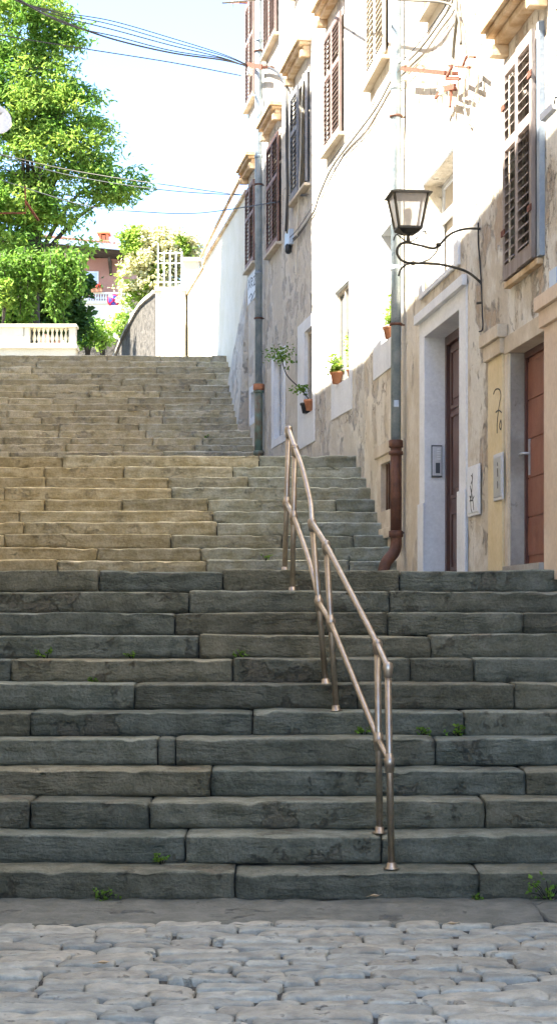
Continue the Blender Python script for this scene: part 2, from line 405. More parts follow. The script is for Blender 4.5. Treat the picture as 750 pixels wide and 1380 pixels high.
# ------------------------------------------------------------------ facades
class Fac:
    def __init__(s, a, b, xv, K):
        s.a = a; s.b = b; s.xv = xv; s.K = K; s.N = Vector((-1, b, 0)).normalized(); s.U = Vector((b, 1, 0)).normalized()
    def d(s, x): return s.K/(x-s.xv)
    def P(s, d, n, z): return Vector((s.a+s.b*d, d, z))+s.N*n
    def z(s, x, y): return EYE+(HY-y)/F*s.d(x)
    def box(s, mb, d0, d1, n0, n1, z0, z1):
        if d0 > d1: d0, d1 = d1, d0
        if n0 > n1: n0, n1 = n1, n0
        mb.hexa([s.P(d0,n1,z0), s.P(d0,n0,z0), s.P(d1,n0,z0), s.P(d1,n1,z0), s.P(d0,n1,z1), s.P(d0,n0,z1), s.P(d1,n0,z1), s.P(d1,n1,z1)])
F1 = Fac(3.6505, -.1128, 100, 8900); F2 = Fac(4.676, -.1579, -10, 11400)
def wall_mesh(fc, d0, d1, z0, z1, ops, thick=.3, cell=.4):
    mb = MB()
    ds = sorted(set([d0,d1]+[o[0] for o in ops]+[o[1] for o in ops])); zs = sorted(set([z0,z1]+[o[2] for o in ops]+[o[3] for o in ops]))
    def sub(v):
        out = []
        for a, b in zip(v, v[1:]):
            n = max(1, round((b-a)/cell)); out += [a+(b-a)*i/n for i in range(n)]
        return out+[v[-1]]
    ds = sub(ds); zs = sub(zs)
    def rel(d, z):
        for o in ops:
            if o[0]-.02 <= d <= o[1]+.02 and o[2]-.02 <= z <= o[3]+.02: return 0
        if d in (d0, d1): return 0
        return noise.noise(Vector((d*.9, z*.9, 4)))*.02
    idx = {}
    def vid(i, j):
        if (i,j) not in idx: idx[(i,j)] = len(mb.v); mb.v.append(fc.P(ds[i], rel(ds[i], zs[j]), zs[j]))
        return idx[(i,j)]
    for i in range(len(ds)-1):
        for j in range(len(zs)-1):
            dc = (ds[i]+ds[i+1])/2; zc = (zs[j]+zs[j+1])/2
            if any(o[0] < dc < o[1] and o[2] < zc < o[3] for o in ops): continue
            mb.f.append((vid(i,j), vid(i,j+1), vid(i+1,j+1), vid(i+1,j))); mb.sm.append(True)
    for a, b, c, e in ops:
        P = fc.P; t = -thick
        mb.quad(P(a,0,c),P(a,t,c),P(a,t,e),P(a,0,e)); mb.quad(P(b,0,e),P(b,t,e),P(b,t,c),P(b,0,c))
        mb.quad(P(a,0,e),P(a,t,e),P(b,t,e),P(b,0,e)); mb.quad(P(a,t,c),P(a,0,c),P(b,0,c),P(b,t,c))
        mb.quad(P(a,t,c),P(b,t,c),P(b,t,e),P(a,t,e))
    # body of the house behind the front
    P = fc.P; W = -7
    mb.quad(P(d0,0,z0),P(d0,0,z1),P(d0,W,z1),P(d0,W,z0)); mb.quad(P(d1,0,z0),P(d1,W,z0),P(d1,W,z1),P(d1,0,z1))
    mb.quad(P(d0,W,z0),P(d0,W,z1),P(d1,W,z1),P(d1,W,z0)); mb.quad(P(d0,0,z1),P(d1,0,z1),P(d1,W,z1),P(d0,W,z1))
    return mb
def ring(mb, fc, o, i, n0, n1):     # surround: outer rect o, inner rect i, (d0,d1,z0,z1)
    fc.box(mb, o[0], i[0], n0, n1, o[2], o[3]); fc.box(mb, i[1], o[1], n0, n1, o[2], o[3])
    fc.box(mb, i[0], i[1], n0, n1, i[3], o[3])
    if i[2] > o[2]+.005: fc.box(mb, i[0], i[1], n0, n1, o[2], i[2])
def shutter(fc, par, d0, d1, z0, z1, m, n=.03, rail=.055, mid=True, slat=.055, ang=0, name='shutter', root=None, hinge=None):
    mb = MB(); th = .035
    if d0 > d1: d0, d1 = d1, d0
    def B(a, b, nn0, nn1, c, e): fc.box(mb, a, b, nn0, nn1, c, e)
    B(d0, d0+rail, n, n+th, z0, z1); B(d1-rail, d1, n, n+th, z0, z1)
    B(d0+rail, d1-rail, n, n+th, z0, z0+rail*1.7); B(d0+rail, d1-rail, n, n+th, z1-rail*1.3, z1)
    zm = z0+(z1-z0)*.62
    if mid: B(d0+rail, d1-rail, n, n+th, zm-rail*.6, zm+rail*.6)
    z = z0+rail*1.7+.01
    while z < z1-rail*1.3-.02:
        if not (mid and zm-rail*.6-.03 < z < zm+rail*.6):
            P = fc.P; a, b = d0+rail, d1-rail; no, ni = n+th+.012, n+.002; h = slat*.62; t = .007
            mb.hexa([P(a,no,z),P(a,ni,z+h),P(b,ni,z+h),P(b,no,z),P(a,no,z+t),P(a,ni,z+h+t),P(b,ni,z+h+t),P(b,no,z+t)])
        z += slat
    o = mb.build(name, m, par, root)
    if ang and hinge is not None:      # swing about the vertical hinge line
        hd = {'near': d0, 'far': d1}[hinge]; hp = fc.P(hd, n, 0)-root.location
        Mx = Matrix.Translation(hp) @ Matrix.Rotation(R(ang), 4, 'Z') @ Matrix.Translation(-hp)
        o.data.transform(Mx)
    return o
def win_open(fc, bl, d0, d1, z0, z1, mframe=None, mglass=None, depth=.2, label=None, bars=1, head=None):
    """window set in an opening of the wall; the part 'window' is the frame, pane a sub-part"""
    mframe = mframe or m_white; mb = MB(); e = .05
    ring(mb, fc, (d0+.001,d1-.001,z0+.001,z1-.001), (d0+e,d1-e,z0+e,z1-e), -depth-.05, -depth)
    if bars: fc.box(mb, (d0+d1)/2-.025, (d0+d1)/2+.025, -depth-.045, -depth+.01, z0+e, z1-e)
    if head: fc.box(mb, d0+e, d1-e, -depth-.045, -depth+.006, z0+(z1-z0)*head-.025, z0+(z1-z0)*head+.025)
    w_ = mb.build('window', mframe, bl, bl)
    g = MB(); fc.box(g, d0+e*.6, d1-e*.6, -depth-.035, -depth-.025, z0+e*.6, z1-e*.6); g.build('pane', mglass or m_glass, w_, bl)
    if label: w_['label'] = label
    return w_
def hood(fc, bl, w_, d0, d1, z, m=None, pr=.22):
    mb = MB(); m = m or m_hood
    fc.box(mb, d0, d1, .002, pr, z+.12, z+.19); fc.box(mb, d0+.03, d1-.03, .002, pr*.8, z+.07, z+.12)
    fc.box(mb, d0+.06, d1-.06, .002, pr*.5, z, z+.07)
    for dd in (d0+.1, d1-.1): fc.box(mb, dd-.05, dd+.05, .002, pr*.7, z-.1, z+.0)
    return mb.build('hood', m, w_, bl, bevel=.008)
def sill(fc, bl, w_, d0, d1, z, m=None, pr=.06, h=.045):
    mb = MB(); fc.box(mb, d0, d1, -.02, pr, z-h, z); return mb.build('sill', m or m_trim, w_, bl, bevel=.008)
# ---- house A (near, weathered, red slatted door)
ZG = 1.0
A0, A1 = 4.5, 16.73
opA = [(14.0,15.2,ZG+.2,3.79), (14.2,15.15,4.42,6.15), (8.2,9.3,4.4,6.1), (11,12.1,4.5,6.2), (9.2,10.2,1.9,4.0)]
zbot = -.05
hA = thing('weathered_house', F1.P(9,0,0), 'weathered ochre and grey plaster house with a red slatted door, nearest on the right', 'house')
wmb = wall_mesh(F1, A0, A1, zbot, 11.2, [(14.0,15.2,1.95,3.79)]+opA[1:4])
wmb.build('wall', m_plA, hA, hA)
# door 2
fr = MB(); ring(fr, F1, (14.001,15.199,1.951,3.789), (14.06,15.12,1.951,3.73), -.19, -.12)
d2 = fr.build('door', m_doorf, hA, hA); d2['label'] = 'red slatted metal door in a dark red frame'
lf = MB(); F1.box(lf, 14.06, 15.12, -.17, -.150, 2.0, 3.73)
for k in range(26):       # vertical ribs in five panels
    a = 14.075+k*.04
    for q in range(5):
        F1.box(lf, a, a+.028, -.150, -.136, 2.08+q*.325, 2.08+q*.325+.312)
lf.build('door_leaf', m_doorr, d2, hA)
hd = MB(); hd.tube([F1.P(15.06,-.142,2.93), F1.P(15.06,-.08,2.93), F1.P(15.16,-.08,2.93)], .012); F1.box(hd, 15.035, 15.085, -.142, -.132, 2.75, 3.05)
hd.build('handle', m_alu, d2, hA)
jb = MB(); F1.box(jb, 15.201, 15.32, -.01, .012, 1.9, 3.80); F1.box(jb, 15.185, 15.201, -.28, -.001, 1.9, 3.789)
F1.box(jb, 13.98, 15.34, -.20, .02, 3.783, 3.93)
jb.build('stone_door_jamb', m_concrete if False else m_trim, d2, hA, bevel=.006)
jc = MB(); F1.box(jc, 15.165, 15.185, -.22, -.003, 1.95, 3.788); jc.build('concrete_reveal', m_concrete, d2, hA)
st = MB(); F1.box(st, 14.0, 15.2, -.3, .06, 1.90, 1.99); st.build('threshold', m_concrete, d2, hA)
# pilaster left of the door
for nm, (da, db), mt in (('pilaster', (15.33,15.86), m_ochre), ('pilaster', (13.2,13.97), m_peach)):
    pl = MB(); F1.box(pl, da, db, .0, .03, 1.85, 3.80)
    po = pl.build(nm, mt, hA, hA, bevel=.005); po['label'] = 'yellow ochre painted pilaster' if mt is m_ochre else 'peach painted pilaster'
    cp = MB(); F1.box(cp, da-.03, db+.05, .0, .06, 3.80, 3.93); F1.box(cp, da-.07, db+.09, .0, .09, 3.93, 4.04)
    cp.build('capital', m_trim if mt is m_ochre else m_peach, po, hA, bevel=.006)
# near jamb skirting
# window with weathered shutters
wA = win_open(F1, hA, 14.2, 15.15, 4.42, 6.15, m_shw, m_dark, .12, 'tall window with weathered grey louvred shutters')
shutter(F1, wA, 14.68, 15.17, 4.38, 6.17, m_shw, .03, .07, True, .078, root=hA)
shutter(F1, wA, 14.16, 14.665, 4.38, 6.17, m_shw, .045, .07, True, .078, root=hA)
eb = MB(); F1.box(eb, 14.05, 14.13, .0, .045, 4.38, 6.2); eb.build('frame', m_shblue, wA, hA)
for zz in (4.75, 5.8):
    hg = MB(); F1.box(hg, 14.14, 14.26, .082, .09, zz, zz+.05); hg.build('hinge', m_rust, wA, hA)
    hg = MB(); F1.box(hg, 15.08, 15.2, .066, .075, zz, zz+.05); hg.build('hinge', m_rust, wA, hA)
sill(F1, hA, wA, 14.1, 15.2, 4.37, m_hood, .05, .05)
hood(F1, hA, wA, 13.9, 15.35, 6.38)
for (a,b,c,e) in opA[2:4]:
    w_ = win_open(F1, hA, a, b, c, e, m_shw, m_dark, .12); m_ = (a+b)/2
    shutter(F1, w_, a, m_-.01, c, e, m_shw, .03, .07, True, .078, root=hA); shutter(F1, w_, m_+.01, b, c, e, m_shw, .03, .07, True, .078, root=hA)
    sill(F1, hA, w_, a-.05, b+.05, c-.02)
rf = MB(); P = F1.P
rf.hexa([P(A0,.4,11.2),P(A0,-7,11.2),P(A1,-7,11.2),P(A1,.4,11.2),P(A0,.4,11.32),P(A0,-3.5,12.6),P(A1,-3.5,12.6),P(A1,.4,11.32)])
rf.build('roof', m_tile, hA, hA)
# ---- house B (middle, brown panelled door)
B0, B1 = 16.73, 22.8
hB = thing('cream_house', F1.P(19.7,0,2), 'cream plaster house with a white door surround and brown panelled door, middle of the row', 'house')
oD = (17.1,18.8,1.96,4.47); oW9 = (17.30,18.86,4.95,6.06); o4 = (20.3,21.5,4.79,6.09); ob = (20.6,21.5,2.81,3.37); o6 = (21.05,22.25,8.2,10.0); o11 = (17.6,18.6,7.85,9.6)
opB = [(16.8,19.07,1.90,4.66), oW9, (20.2,22.05,4.44,6.3), (20.45,21.75,2.58,3.52), o6, o11]
wall_mesh(F1, B0, B1, .5, 12.6, opB).build('wall', m_plB, hB, hB)
sm_ = MB(); ring(sm_, F1, (16.8,19.07,1.90,4.66), oD, -.28, .02)
F1.box(sm_, 18.79, 19.10, .02, .035, 1.9, 2.75); F1.box(sm_, 16.77, 17.11, .02, .04, 1.9, 2.75); F1.box(sm_, 16.75, 19.12, .02, .07, 4.66-.02, 4.74)
# door one
fr = MB(); ring(fr, F1, (17.101,18.799,1.961,4.469), (17.17,18.73,1.961,4.38), -.30, -.20)
d1 = fr.build('door', m_doorb, hB, hB); d1['label'] = 'tall dark brown panelled double door'
sm_.build('door_surround', m_white, d1, hB, bevel=.006)
for (a, b) in ((17.95, 18.72), (17.18, 17.93)):
    lf = MB(); F1.box(lf, a, b, -.28, -.24, 2.0, 4.38)
    for (c, e) in ((2.08,2.62), (2.82,3.62), (3.74,4.28)):
        i0, i1 = a+.12, b-.12
        ring(lf, F1, (i0-.04,i1+.04,c-.04,e+.04), (i0,i1,c,e), -.24, -.222); F1.box(lf, i0+.06, i1-.06, -.24, -.228, c+.06, e-.06)
    lf.build('door_leaf', m_doorb, d1, hB, bevel=.004)
hd = MB(); hd.lathe(F1.P(17.86,-.238,3.0), [(.012,0),(.012,.04),(.028,.05),(.03,.07),(.012,.085)], 12, F1.N); hd.build('handle', m_brass, d1, hB)
st = MB(); F1.box(st, 17.1, 18.8, -.3, .05, 1.88, 1.97); st.build('threshold', m_concrete, d1, hB)
# window over the door
w9 = win_open(F1, hB, *oW9, m_white, m_shl, .18, 'white window with closed pale panels above the brown door', head=.7)
for k in range(2):
    a = 17.35+k*.74
    pn = MB(); ring(pn, F1, (a,a+.72,5.0,5.7), (a+.07,a+.65,5.07,5.63), -.18, -.15); pn.build('panel', m_white, w9, hB)
s9 = MB(); ring(s9, F1, (17.1,19.06,4.90,6.22), (17.301,18.859,4.951,6.059), .002, .03); s9.build('surround', m_white, w9, hB, bevel=.005)
# white framed window with a pot
def white_window(fc, bl, outer, inner, label, depth=.045, mg=None, mf=None, bars=1):
    w_ = win_open(fc, bl, *inner, mf or m_shl, mg or m_glass, depth, label, bars)
    s_ = MB(); ring(s_, fc, outer, inner, -depth-.06, .015); s_.build('surround', m_white, w_, bl, bevel=.005); return w_
w4 = white_window(F1, hB, (20.2,22.05,4.44,6.3), o4, 'narrow window with a deep white surround above the basement window', .12)
wb = white_window(F1, hB, (20.45,21.75,2.58,3.52), ob, 'small dark basement window in a worn stone frame', .09, m_dark, m_iron, 0)
for ch in wb.children:
    if ch.name.startswith('surround'): ch.data.materials[0] = m_trim
lb_ = MB(); F1.box(lb_, 20.35, 21.85, .0, .04, 3.46, 3.60); lb_.build('lintel', m_trim, wb, hB, bevel=.01)
gr = MB()
for k in range(6):
    a = 20.68+k*.14; gr.tube([F1.P(a,-.04,2.81), F1.P(a,-.04,3.37)], .010, 6)
gr.build('grille', m_iron, wb, hB)
sb = MB(); F1.box(sb, 20.35, 21.85, .0, .05, 2.48, 2.60); sb.build('sill', m_trim, wb, hB, bevel=.01)
w6 = win_open(F1, hB, *o6, m_shl, m_dark, .12, 'window with pale cream louvred shutters')
shutter(F1, w6, 21.05, 21.64, 8.15, 10.0, m_shl, .03, .06, True, .07, root=hB); shutter(F1, w6, 21.66, 22.28, 8.15, 10.0, m_shl, .03, .06, True, .07, root=hB)
sill(F1, hB, w6, 20.95, 22.35, 8.08, m_trim, .1)
w11 = win_open(F1, hB, *o11, m_shb, m_dark, .12)
shutter(F1, w11, 18.1, 18.62, 7.8, 9.6, m_terra, .03, .06, True, .07, root=hB); shutter(F1, w11, 17.58, 18.09, 7.8, 9.6, m_shl, .03, .06, True, .07, root=hB)
sill(F1, hB, w11, 17.5, 18.7, 7.75, m_trim, .1)
P = F1.P; rf = MB(); rf.hexa([P(B0,.4,12.6),P(B0,-7,12.6),P(B1,-7,12.6),P(B1,.4,12.6),P(B0,.4,12.72),P(B0,-3.5,14),P(B1,-3.5,14),P(B1,.4,12.72)])
rf.build('roof', m_tile, hB, hB)
# ---- house C (far)
C0, C1 = 22.8, 33.15
hC = thing('tall_grey_house', F2.P(28,0,4), 'tall grey and cream plaster house with many louvred shutters, farthest of the row', 'house')
L3 = ((23.55,24.95,4.27,6.12),(23.7,24.7,4.71,5.98)); L2 = ((26.25,27.7,4.11,6.0),(26.4,27.1,4.58,5.82)); L1 = ((28.9,30.3,4.37,5.9),(29.05,30.02,4.49,5.77))
SW = ((31.8,32.9,5.02,5.72),(31.95,32.72,5.14,5.6))
up = [(24.1,25.25,8.05,9.62,m_shb),(26.7,28.05,8.0,9.62,m_shg),(29.35,30.55,7.68,9.42,m_shr),(32.05,33.1,7.9,9.3,m_shr),
      (32.1,33.1,10.85,12.65,m_shb),(29.6,30.9,11.15,12.95,m_shb),(26.8,28.0,11.2,13.0,m_shg),(24.1,25.25,11.2,13.0,m_shb)]
opC = [L3[0],L2[0],L1[0],SW[0]]+[u[:4] for u in up]
wall_mesh(F2, C0, C1, 1.5, 14.8, opC).build('wall', m_plC, hC, hC)
white_window(F2, hC, *L3, 'narrow window with white surround and flower pots on its sill')
white_window(F2, hC, *L2, 'narrow window with white surround beside a leggy pot plant')
white_window(F2, hC, *L1, 'white framed window with a pale curtain behind the glass', .05, m_glassw, m_white)
white_window(F2, hC, *SW, 'small square white framed window behind the drainpipe', .12, m_dark)
for i, (a,b,c,e,mt) in enumerate(up):
    w_ = win_open(F2, hC, a,b,c,e, m_shl, m_dark, .12); m_ = (a+b)/2
    if i == 1:
        shutter(F2, w_, m_+.02, b, c, e, mt, .04, .06, True, .07, root=hC)
        shutter(F2, w_, a, m_-.02, c, e, mt, .04, .06, True, .07, root=hC, ang=-38, hinge='near')
    else:
        shutter(F2, w_, a, m_-.008, c-.02, e+.02, mt, .03, .055, True, .066, root=hC); shutter(F2, w_, m_+.008, b, c-.02, e+.02, mt, .03, .055, True, .066, root=hC)
    sill(F2, hC, w_, a-.08, b+.08, c-.04, m_trim, .1)
    if e < 10 or i in (5,): hood(F2, hC, w_, a-.15, b+.15, e+.28)
P = F2.P; rf = MB(); rf.hexa([P(C0,.4,14.8),P(C0,-7,14.8),P(C1,-7,14.8),P(C1,.4,14.8),P(C0,.4,14.92),P(C0,-3.5,16.5),P(C1,-3.5,16.5),P(C1,.4,14.92)])
rf.build('roof', m_tile, hC, hC)
# battered foot of house C beyond the corner
bt = MB(); P = F2.P
for i in range(8):
    z0_ = 4.4+i*.42; z1_ = z0_+.42
    def off(z): return .16*max(0,(7.8-z)/3.4)**1.3
    bt.hexa([P(31.2,off(z0_)*.0+.003,z0_),P(31.2,-.3,z0_),P(35.6,-.3,z0_),P(35.6,off(z0_),z0_),P(31.2,.003,z1_),P(31.2,-.3,z1_),P(35.6-.28*max(0,i-1),-.3,z1_),P(35.6-.28*max(0,i-1),off(z1_),z1_)]) if False else None
for i in range(8):
    z0_ = 4.6+i*.4; z1_ = z0_+.4
    w0 = min(2.6, 2.6*(7.81-z0_)/2.2); w1 = min(2.6, 2.6*max(.02,(7.81-z1_)/2.2))
    n0 = .2*((7.81-z0_)/3.2)+.004; n1 = .2*max(0,(7.81-z1_)/3.2)+.004
    bt.hexa([P(33.15,n0,z0_),P(33.15,-.6,z0_),P(33.15+w0,-.6,z0_),P(33.15+w0,n0,z0_),P(33.15,n1,z1_),P(33.15,-.6,z1_),P(33.15+w1,-.6,z1_),P(33.15+w1,n1,z1_)])
bt.build('buttress', m_plC, hC, hC)
# ------------------------------------------------------------------ opposite houses (left, just outside the frame; they throw the shade)
def left_house(name, d0, d1, ztop, zb, label):
    bl = thing(name, (LX((d0+d1)/2), (d0+d1)/2, zb), label, 'house')
    mb = MB(); W = 7
    V = lambda d, n, z: Vector((LX(d)-n, d, z))
    mb.hexa([V(d0,0,zb),V(d1,0,zb),V(d1,W,zb),V(d0,W,zb),V(d0,0,ztop),V(d1,0,ztop),V(d1,W,ztop),V(d0,W,ztop)])
    mb.build('wall', m_plL, bl, bl)
    r = MB(); r.hexa([V(d0,-.02,ztop),V(d1,-.02,ztop),V(d1,W,ztop),V(d0,W,ztop),V(d0,-.02,ztop+.1),V(d1,-.02,ztop+.1),V(d1,W/2,ztop+1.5),V(d0,W/2,ztop+1.5)])
    r.build('roof', m_tile, bl, bl)
    fc = Fac(-.7, -.154, 0, 1); fc.N = Vector((1,.154,0)).normalized()
    d = d0+1.2
    while d < d1-1.6:
        for zf in (3.2, 6.3, 9.4, 12.6):
            if zf > zb+1.5 and zf+1.6 < ztop:
                f_ = MB(); ring(f_, fc, (d,d+1.1,zf,zf+1.6), (d+.08,d+1.02,zf+.08,zf+1.52), .0, .03); w_ = f_.build('window', m_white, bl, bl)
                g = MB(); fc.box(g, d+.08, d+1.02, .001, .012, zf+.08, zf+1.52); g.build('pane', m_glass, w_, bl)
        d += 2.6
    return bl
left_house('low_opposite_house', 3.5, 24.7, 12.2, -.05, 'three storey pale plaster house along the left edge of the steps')
left_house('tall_opposite_house', 24.7, 35.2, 16.7, 1.5, 'taller pale plaster house on the left near the top of the steps')
# ------------------------------------------------------------------ drainpipes
def pipe_on(fc, x, n=.1): return fc.d(x), n
def drain(fc, d, z0, zm, z1, mu, ml, label, elbow, rad=.055, sw=None):
    t = thing('drainpipe', fc.P(d, .1, z0), label, 'drainpipe', 'drainpipes on the row of houses')
    mb = MB(); mb.tube([fc.P(d,.1,zm), fc.P(d,.1,z1)], rad, 14)
    z = zm+1.9
    while z < z1: mb.lathe(fc.P(d,.1,z), [(rad,0),(rad*1.12,.005),(rad*1.12,.05),(rad,.055)], 14); z += 2.0
    mb.build('upper_pipe', mu, t, t)
    lo = MB(); lo.tube([fc.P(d,.1,z0), fc.P(d,.1,zm+.02)], rad*1.12, 14)
    for zz, h in ((zm-.06,.09),(zm-.14,.05),(z0+.02,.08)): lo.lathe(fc.P(d,.1,zz), [(rad*1.1,0),(rad*1.42,.008),(rad*1.42,h-.008),(rad*1.1,h)], 14)
    lo.build('lower_pipe', ml, t, t)
    e = MB(); e.tube(spline([fc.P(d,.1,z0+.03)]+elbow, 6), rad*1.15, 14, cap=True); e.build('elbow', ml, t, t)
    z = z0+.06
    while z < z1:
        b = MB(); b.lathe(fc.P(d,.1,z), [(rad*1.15,0),(rad*1.3,.002),(rad*1.3,.028),(rad*1.15,.03)], 14); b.bar(fc.P(d+.02,.1,z+.015), fc.P(d+.02,-.02,z+.015), .015, .015)
        b.build('bracket', m_iron, t, t); z += 2.3
    return t
dd = F1.d(545)
p_zinc = drain(F1, 20.0, 2.42, 3.49, 12.4, m_zinc, m_iron, 'tall zinc drainpipe with a brown cast iron foot beside the brown panelled door',
      [F1.P(20.0,.1,2.36), F1.P(19.98,.13,2.27), F1.P(19.95,.22,2.16), F1.P(19.93,.27,2.0)], .056)
pd = drain(F2, 31.15, 4.32, 5.55, 14.6, m_zinc, m_green, 'blue grey drainpipe with a worn green foot at the top of the middle landing',
      [F2.P(31.15,.1,4.28), F2.P(31.1,.14,4.22), F2.P(31.0,.22,4.2)], .062)
ob_ = MB(); ob_.lathe(F2.P(31.15,.1,5.46), [(.085,0),(.095,.01),(.095,.1),(.08,.11)], 14); ob_.build('collar', m_terra, pd, pd)
dk = thing('drainpipe', F1.P(13.22,.08,5.7), 'dark drainpipe at the right edge beside the weathered shutters', 'drainpipe', 'drainpipes on the row of houses')
mb = MB(); mb.tube([F1.P(13.22,.08,5.7), F1.P(13.22,.08,11.0)], .05, 14); mb.build('upper_pipe', m_dgrey, dk, dk)
for zz in (6.0, 8.2, 10.2):
    b = MB(); b.lathe(F1.P(13.22,.08,zz), [(.05,0),(.06,.003),(.06,.03),(.05,.033)], 14); b.build('bracket', m_cer, dk, dk)
# ------------------------------------------------------------------ street lamps
def lamp(label, O, out, along, nscale=1.0, flip=1):
    """O: point on the wall at height zero; out: unit vector out of the wall"""
    t = thing('street_lamp', O+Vector((0,0,4.4)), label, 'street lamp', 'wrought iron wall lanterns')
    k = .0068*nscale
    def q(X, Y): 
        x = 500+X/3; y = 220+Y/3
        return O+out*((648-x)*k)+Vector((0,0,EYE+(HY-y)*16.15/F))
    br = MB()
    br.tube(spline([q(445,256),q(380,258),q(320,280),q(275,325),q(250,340),q(200,330),q(150,320)],6), .011, 8)
    br.tube(spline([q(450,490),q(430,465),q(380,430),q(300,408),q(230,402),q(170,402),q(130,395),q(108,370),q(108,342),q(128,322),q(155,320)],6), .012, 8)
    br.tube(spline([q(170,402),q(140,410),q(120,430),q(112,455)],5), .009, 8)
    br.tube(spline([q(272,325),q(262,355),q(230,388),q(190,400)],5), .006, 6)
    br.tube([q(450,488),q(450,560)], .011, 8); br.tube([q(450,556),q(424,560)], .012, 6)
    br.tube(spline([q(150,322),q(185,300),q(200,285),q(216,270),q(222,285)],4), .006, 6); br.tube(spline([q(150,322),q(122,300),q(105,288),q(95,300),q(92,312)],4), .006, 6)
    br.lathe(q(272,326)-out*0, [(.004,-.02),(.024,-.012),(.024,.012),(.004,.02)], 10); br.lathe(q(170,402), [(.004,-.02),(.026,-.012),(.026,.012),(.004,.02)], 10)
    br.build('bracket', m_black, t, t)
    c = q(150, 265); zt = q(150,128).z; zb = c.z; hw0, hw1 = .10*1.0, .155
    a = out; b = along
    def ringpt(h, z): return [Vector((c.x,c.y,z))+a*sx*h+b*sy*h for sx,sy in ((-1,-1),(1,-1),(1,1),(-1,1))]
    fr = MB(); lo, hi = ringpt(hw0, zb), ringpt(hw1, zt)
    for i in range(4):
        fr.bar(lo[i], hi[i], .018, .018); fr.bar(lo[i], lo[(i+1)%4], .022, .022); fr.bar(hi[i], hi[(i+1)%4], .022, .022)
    fr.build('lantern_frame', m_black, t, t)
    gl = MB(); lo, hi = ringpt(hw0-.004, zb+.01), ringpt(hw1-.004, zt-.005)
    for i in range(4):
        j = (i+1)%4; e = .004
        gl.quad(lo[i], lo[j], hi[j], hi[i])
    gl.build('lantern_glass', m_lampgl, t, t)
    rf = MB(); i0 = ringpt(hw1+.03, zt); i1 = ringpt(hw1-.05, zt+.03)
    rf.hexa(i0+i1)
    if True:
        rf.hexa(ringpt(hw1+.03, zt-.012)+ringpt(hw1+.03, zt-.001))
    rf.build('lantern_roof', m_black, t, t)
    bs = MB(); bs.hexa(ringpt(hw0*.5, zb-.05)+ringpt(hw0+.012, zb-.006)); bs.lathe(Vector((c.x,c.y,q(150,322).z)), [(.014,0),(.02,.02),(.014,.06),(.03,.1),(.04,.12)], 10)
    bs.build('lantern_base', m_black, t, t)
    bu = MB(); bu.lathe(Vector((c.x,c.y,zb)), [(.02,0),(.02,.06),(.035,.1),(.04,.14),(.025,.18),(.0,.19)], 12); bu.build('bulb', m_cer, t, t)
    return t
O = F1.P(16.24, 0, 0); lamp('black wrought iron wall lantern on a scrolled bracket above the brown panelled door', O, F1.N, F1.U)
wl = Vector((1,.154,0)).normalized()
lamp('iron lantern half cut by the left edge, below the satellite dish', Vector((LX(23.3)-.24,23.3,1.2)), wl, Vector((-.154,1,0)).normalized(), 1.05)
# ------------------------------------------------------------------ fittings on the walls
t = thing('intercom', F1.P(18.78,-.09,3.2), 'grey intercom panel with five buttons on the white door jamb', 'intercom')
def reveal_box(mb, n0, n1, z0, z1, d0, d1): F1.box(mb, d0, d1, n0, n1, z0, z1)
dR = 18.8
def rb(n0, n1, z0, z1, e0, e1):
    m_ = MB(); F1.box(m_, dR-e1, dR-e0, n0, n1, z0, z1); return m_
zc = lambda y: EYE+(HY-y)*18.8/F
# n range along reveal facing the camera: outer edge n=0 -> inner n=-.2
rb(-.055,-.165, zc(643), zc(600), 0.001, .025).build('backplate', m_dgrey, t, t)
rb(-.062,-.158, zc(641), zc(602), .025, .034).build('panel', m_plastic, t, t)
for k in range(5):
    yy = 604.5+k*3.3; rb(-.11,-.145, zc(yy+1.8), zc(yy), .034, .039).build('nameplate', m_white, t, t)
    o = MB(); o.lathe(F1.P(dR-.034,-.08,zc(yy+.9)), [(.006,0),(.006,.005)], 8, Vector((0,-1,0))); o.build('button', m_alu, t, t)
rb(-.095,-.14, zc(638), zc(624), .034, .038).build('speaker', m_dgrey, t, t)
def wallbox(fc, d0, d1, z0, z1, n0, th, m, name, label, cat, frame=None, group=None, lm=None):
    t = thing(name, fc.P((d0+d1)/2, n0, z0), label, cat, group)
    mb = MB(); fc.box(mb, d0, d1, n0, n0+th*.6, z0, z1); mb.build('housing', frame or m, t, t, bevel=.004)
    mb = MB(); fc.box(mb, d0+.03, d1-.03, n0+th*.6, n0+th, z0+.03, z1-.03); mb.build('lid', lm or m, t, t, bevel=.003)
    return t
def strokes(fc, par, root, S, n, r=.006, m=None, name='graffiti'):
    mb = MB()
    for s in S:
        pts = spline([fc.P(a, n, z) for a, z in s], 5)
        for p, q in zip(pts, pts[1:]):
            if (q-p).length > 1e-5: mb.bar(p, q, r*2, .0025, fc.N)
    o = mb.build(name, m or m_ink, par, root); return o
d_ = lambda x: F1.d(x)
zz_ = lambda x, y: F1.z(x, y)
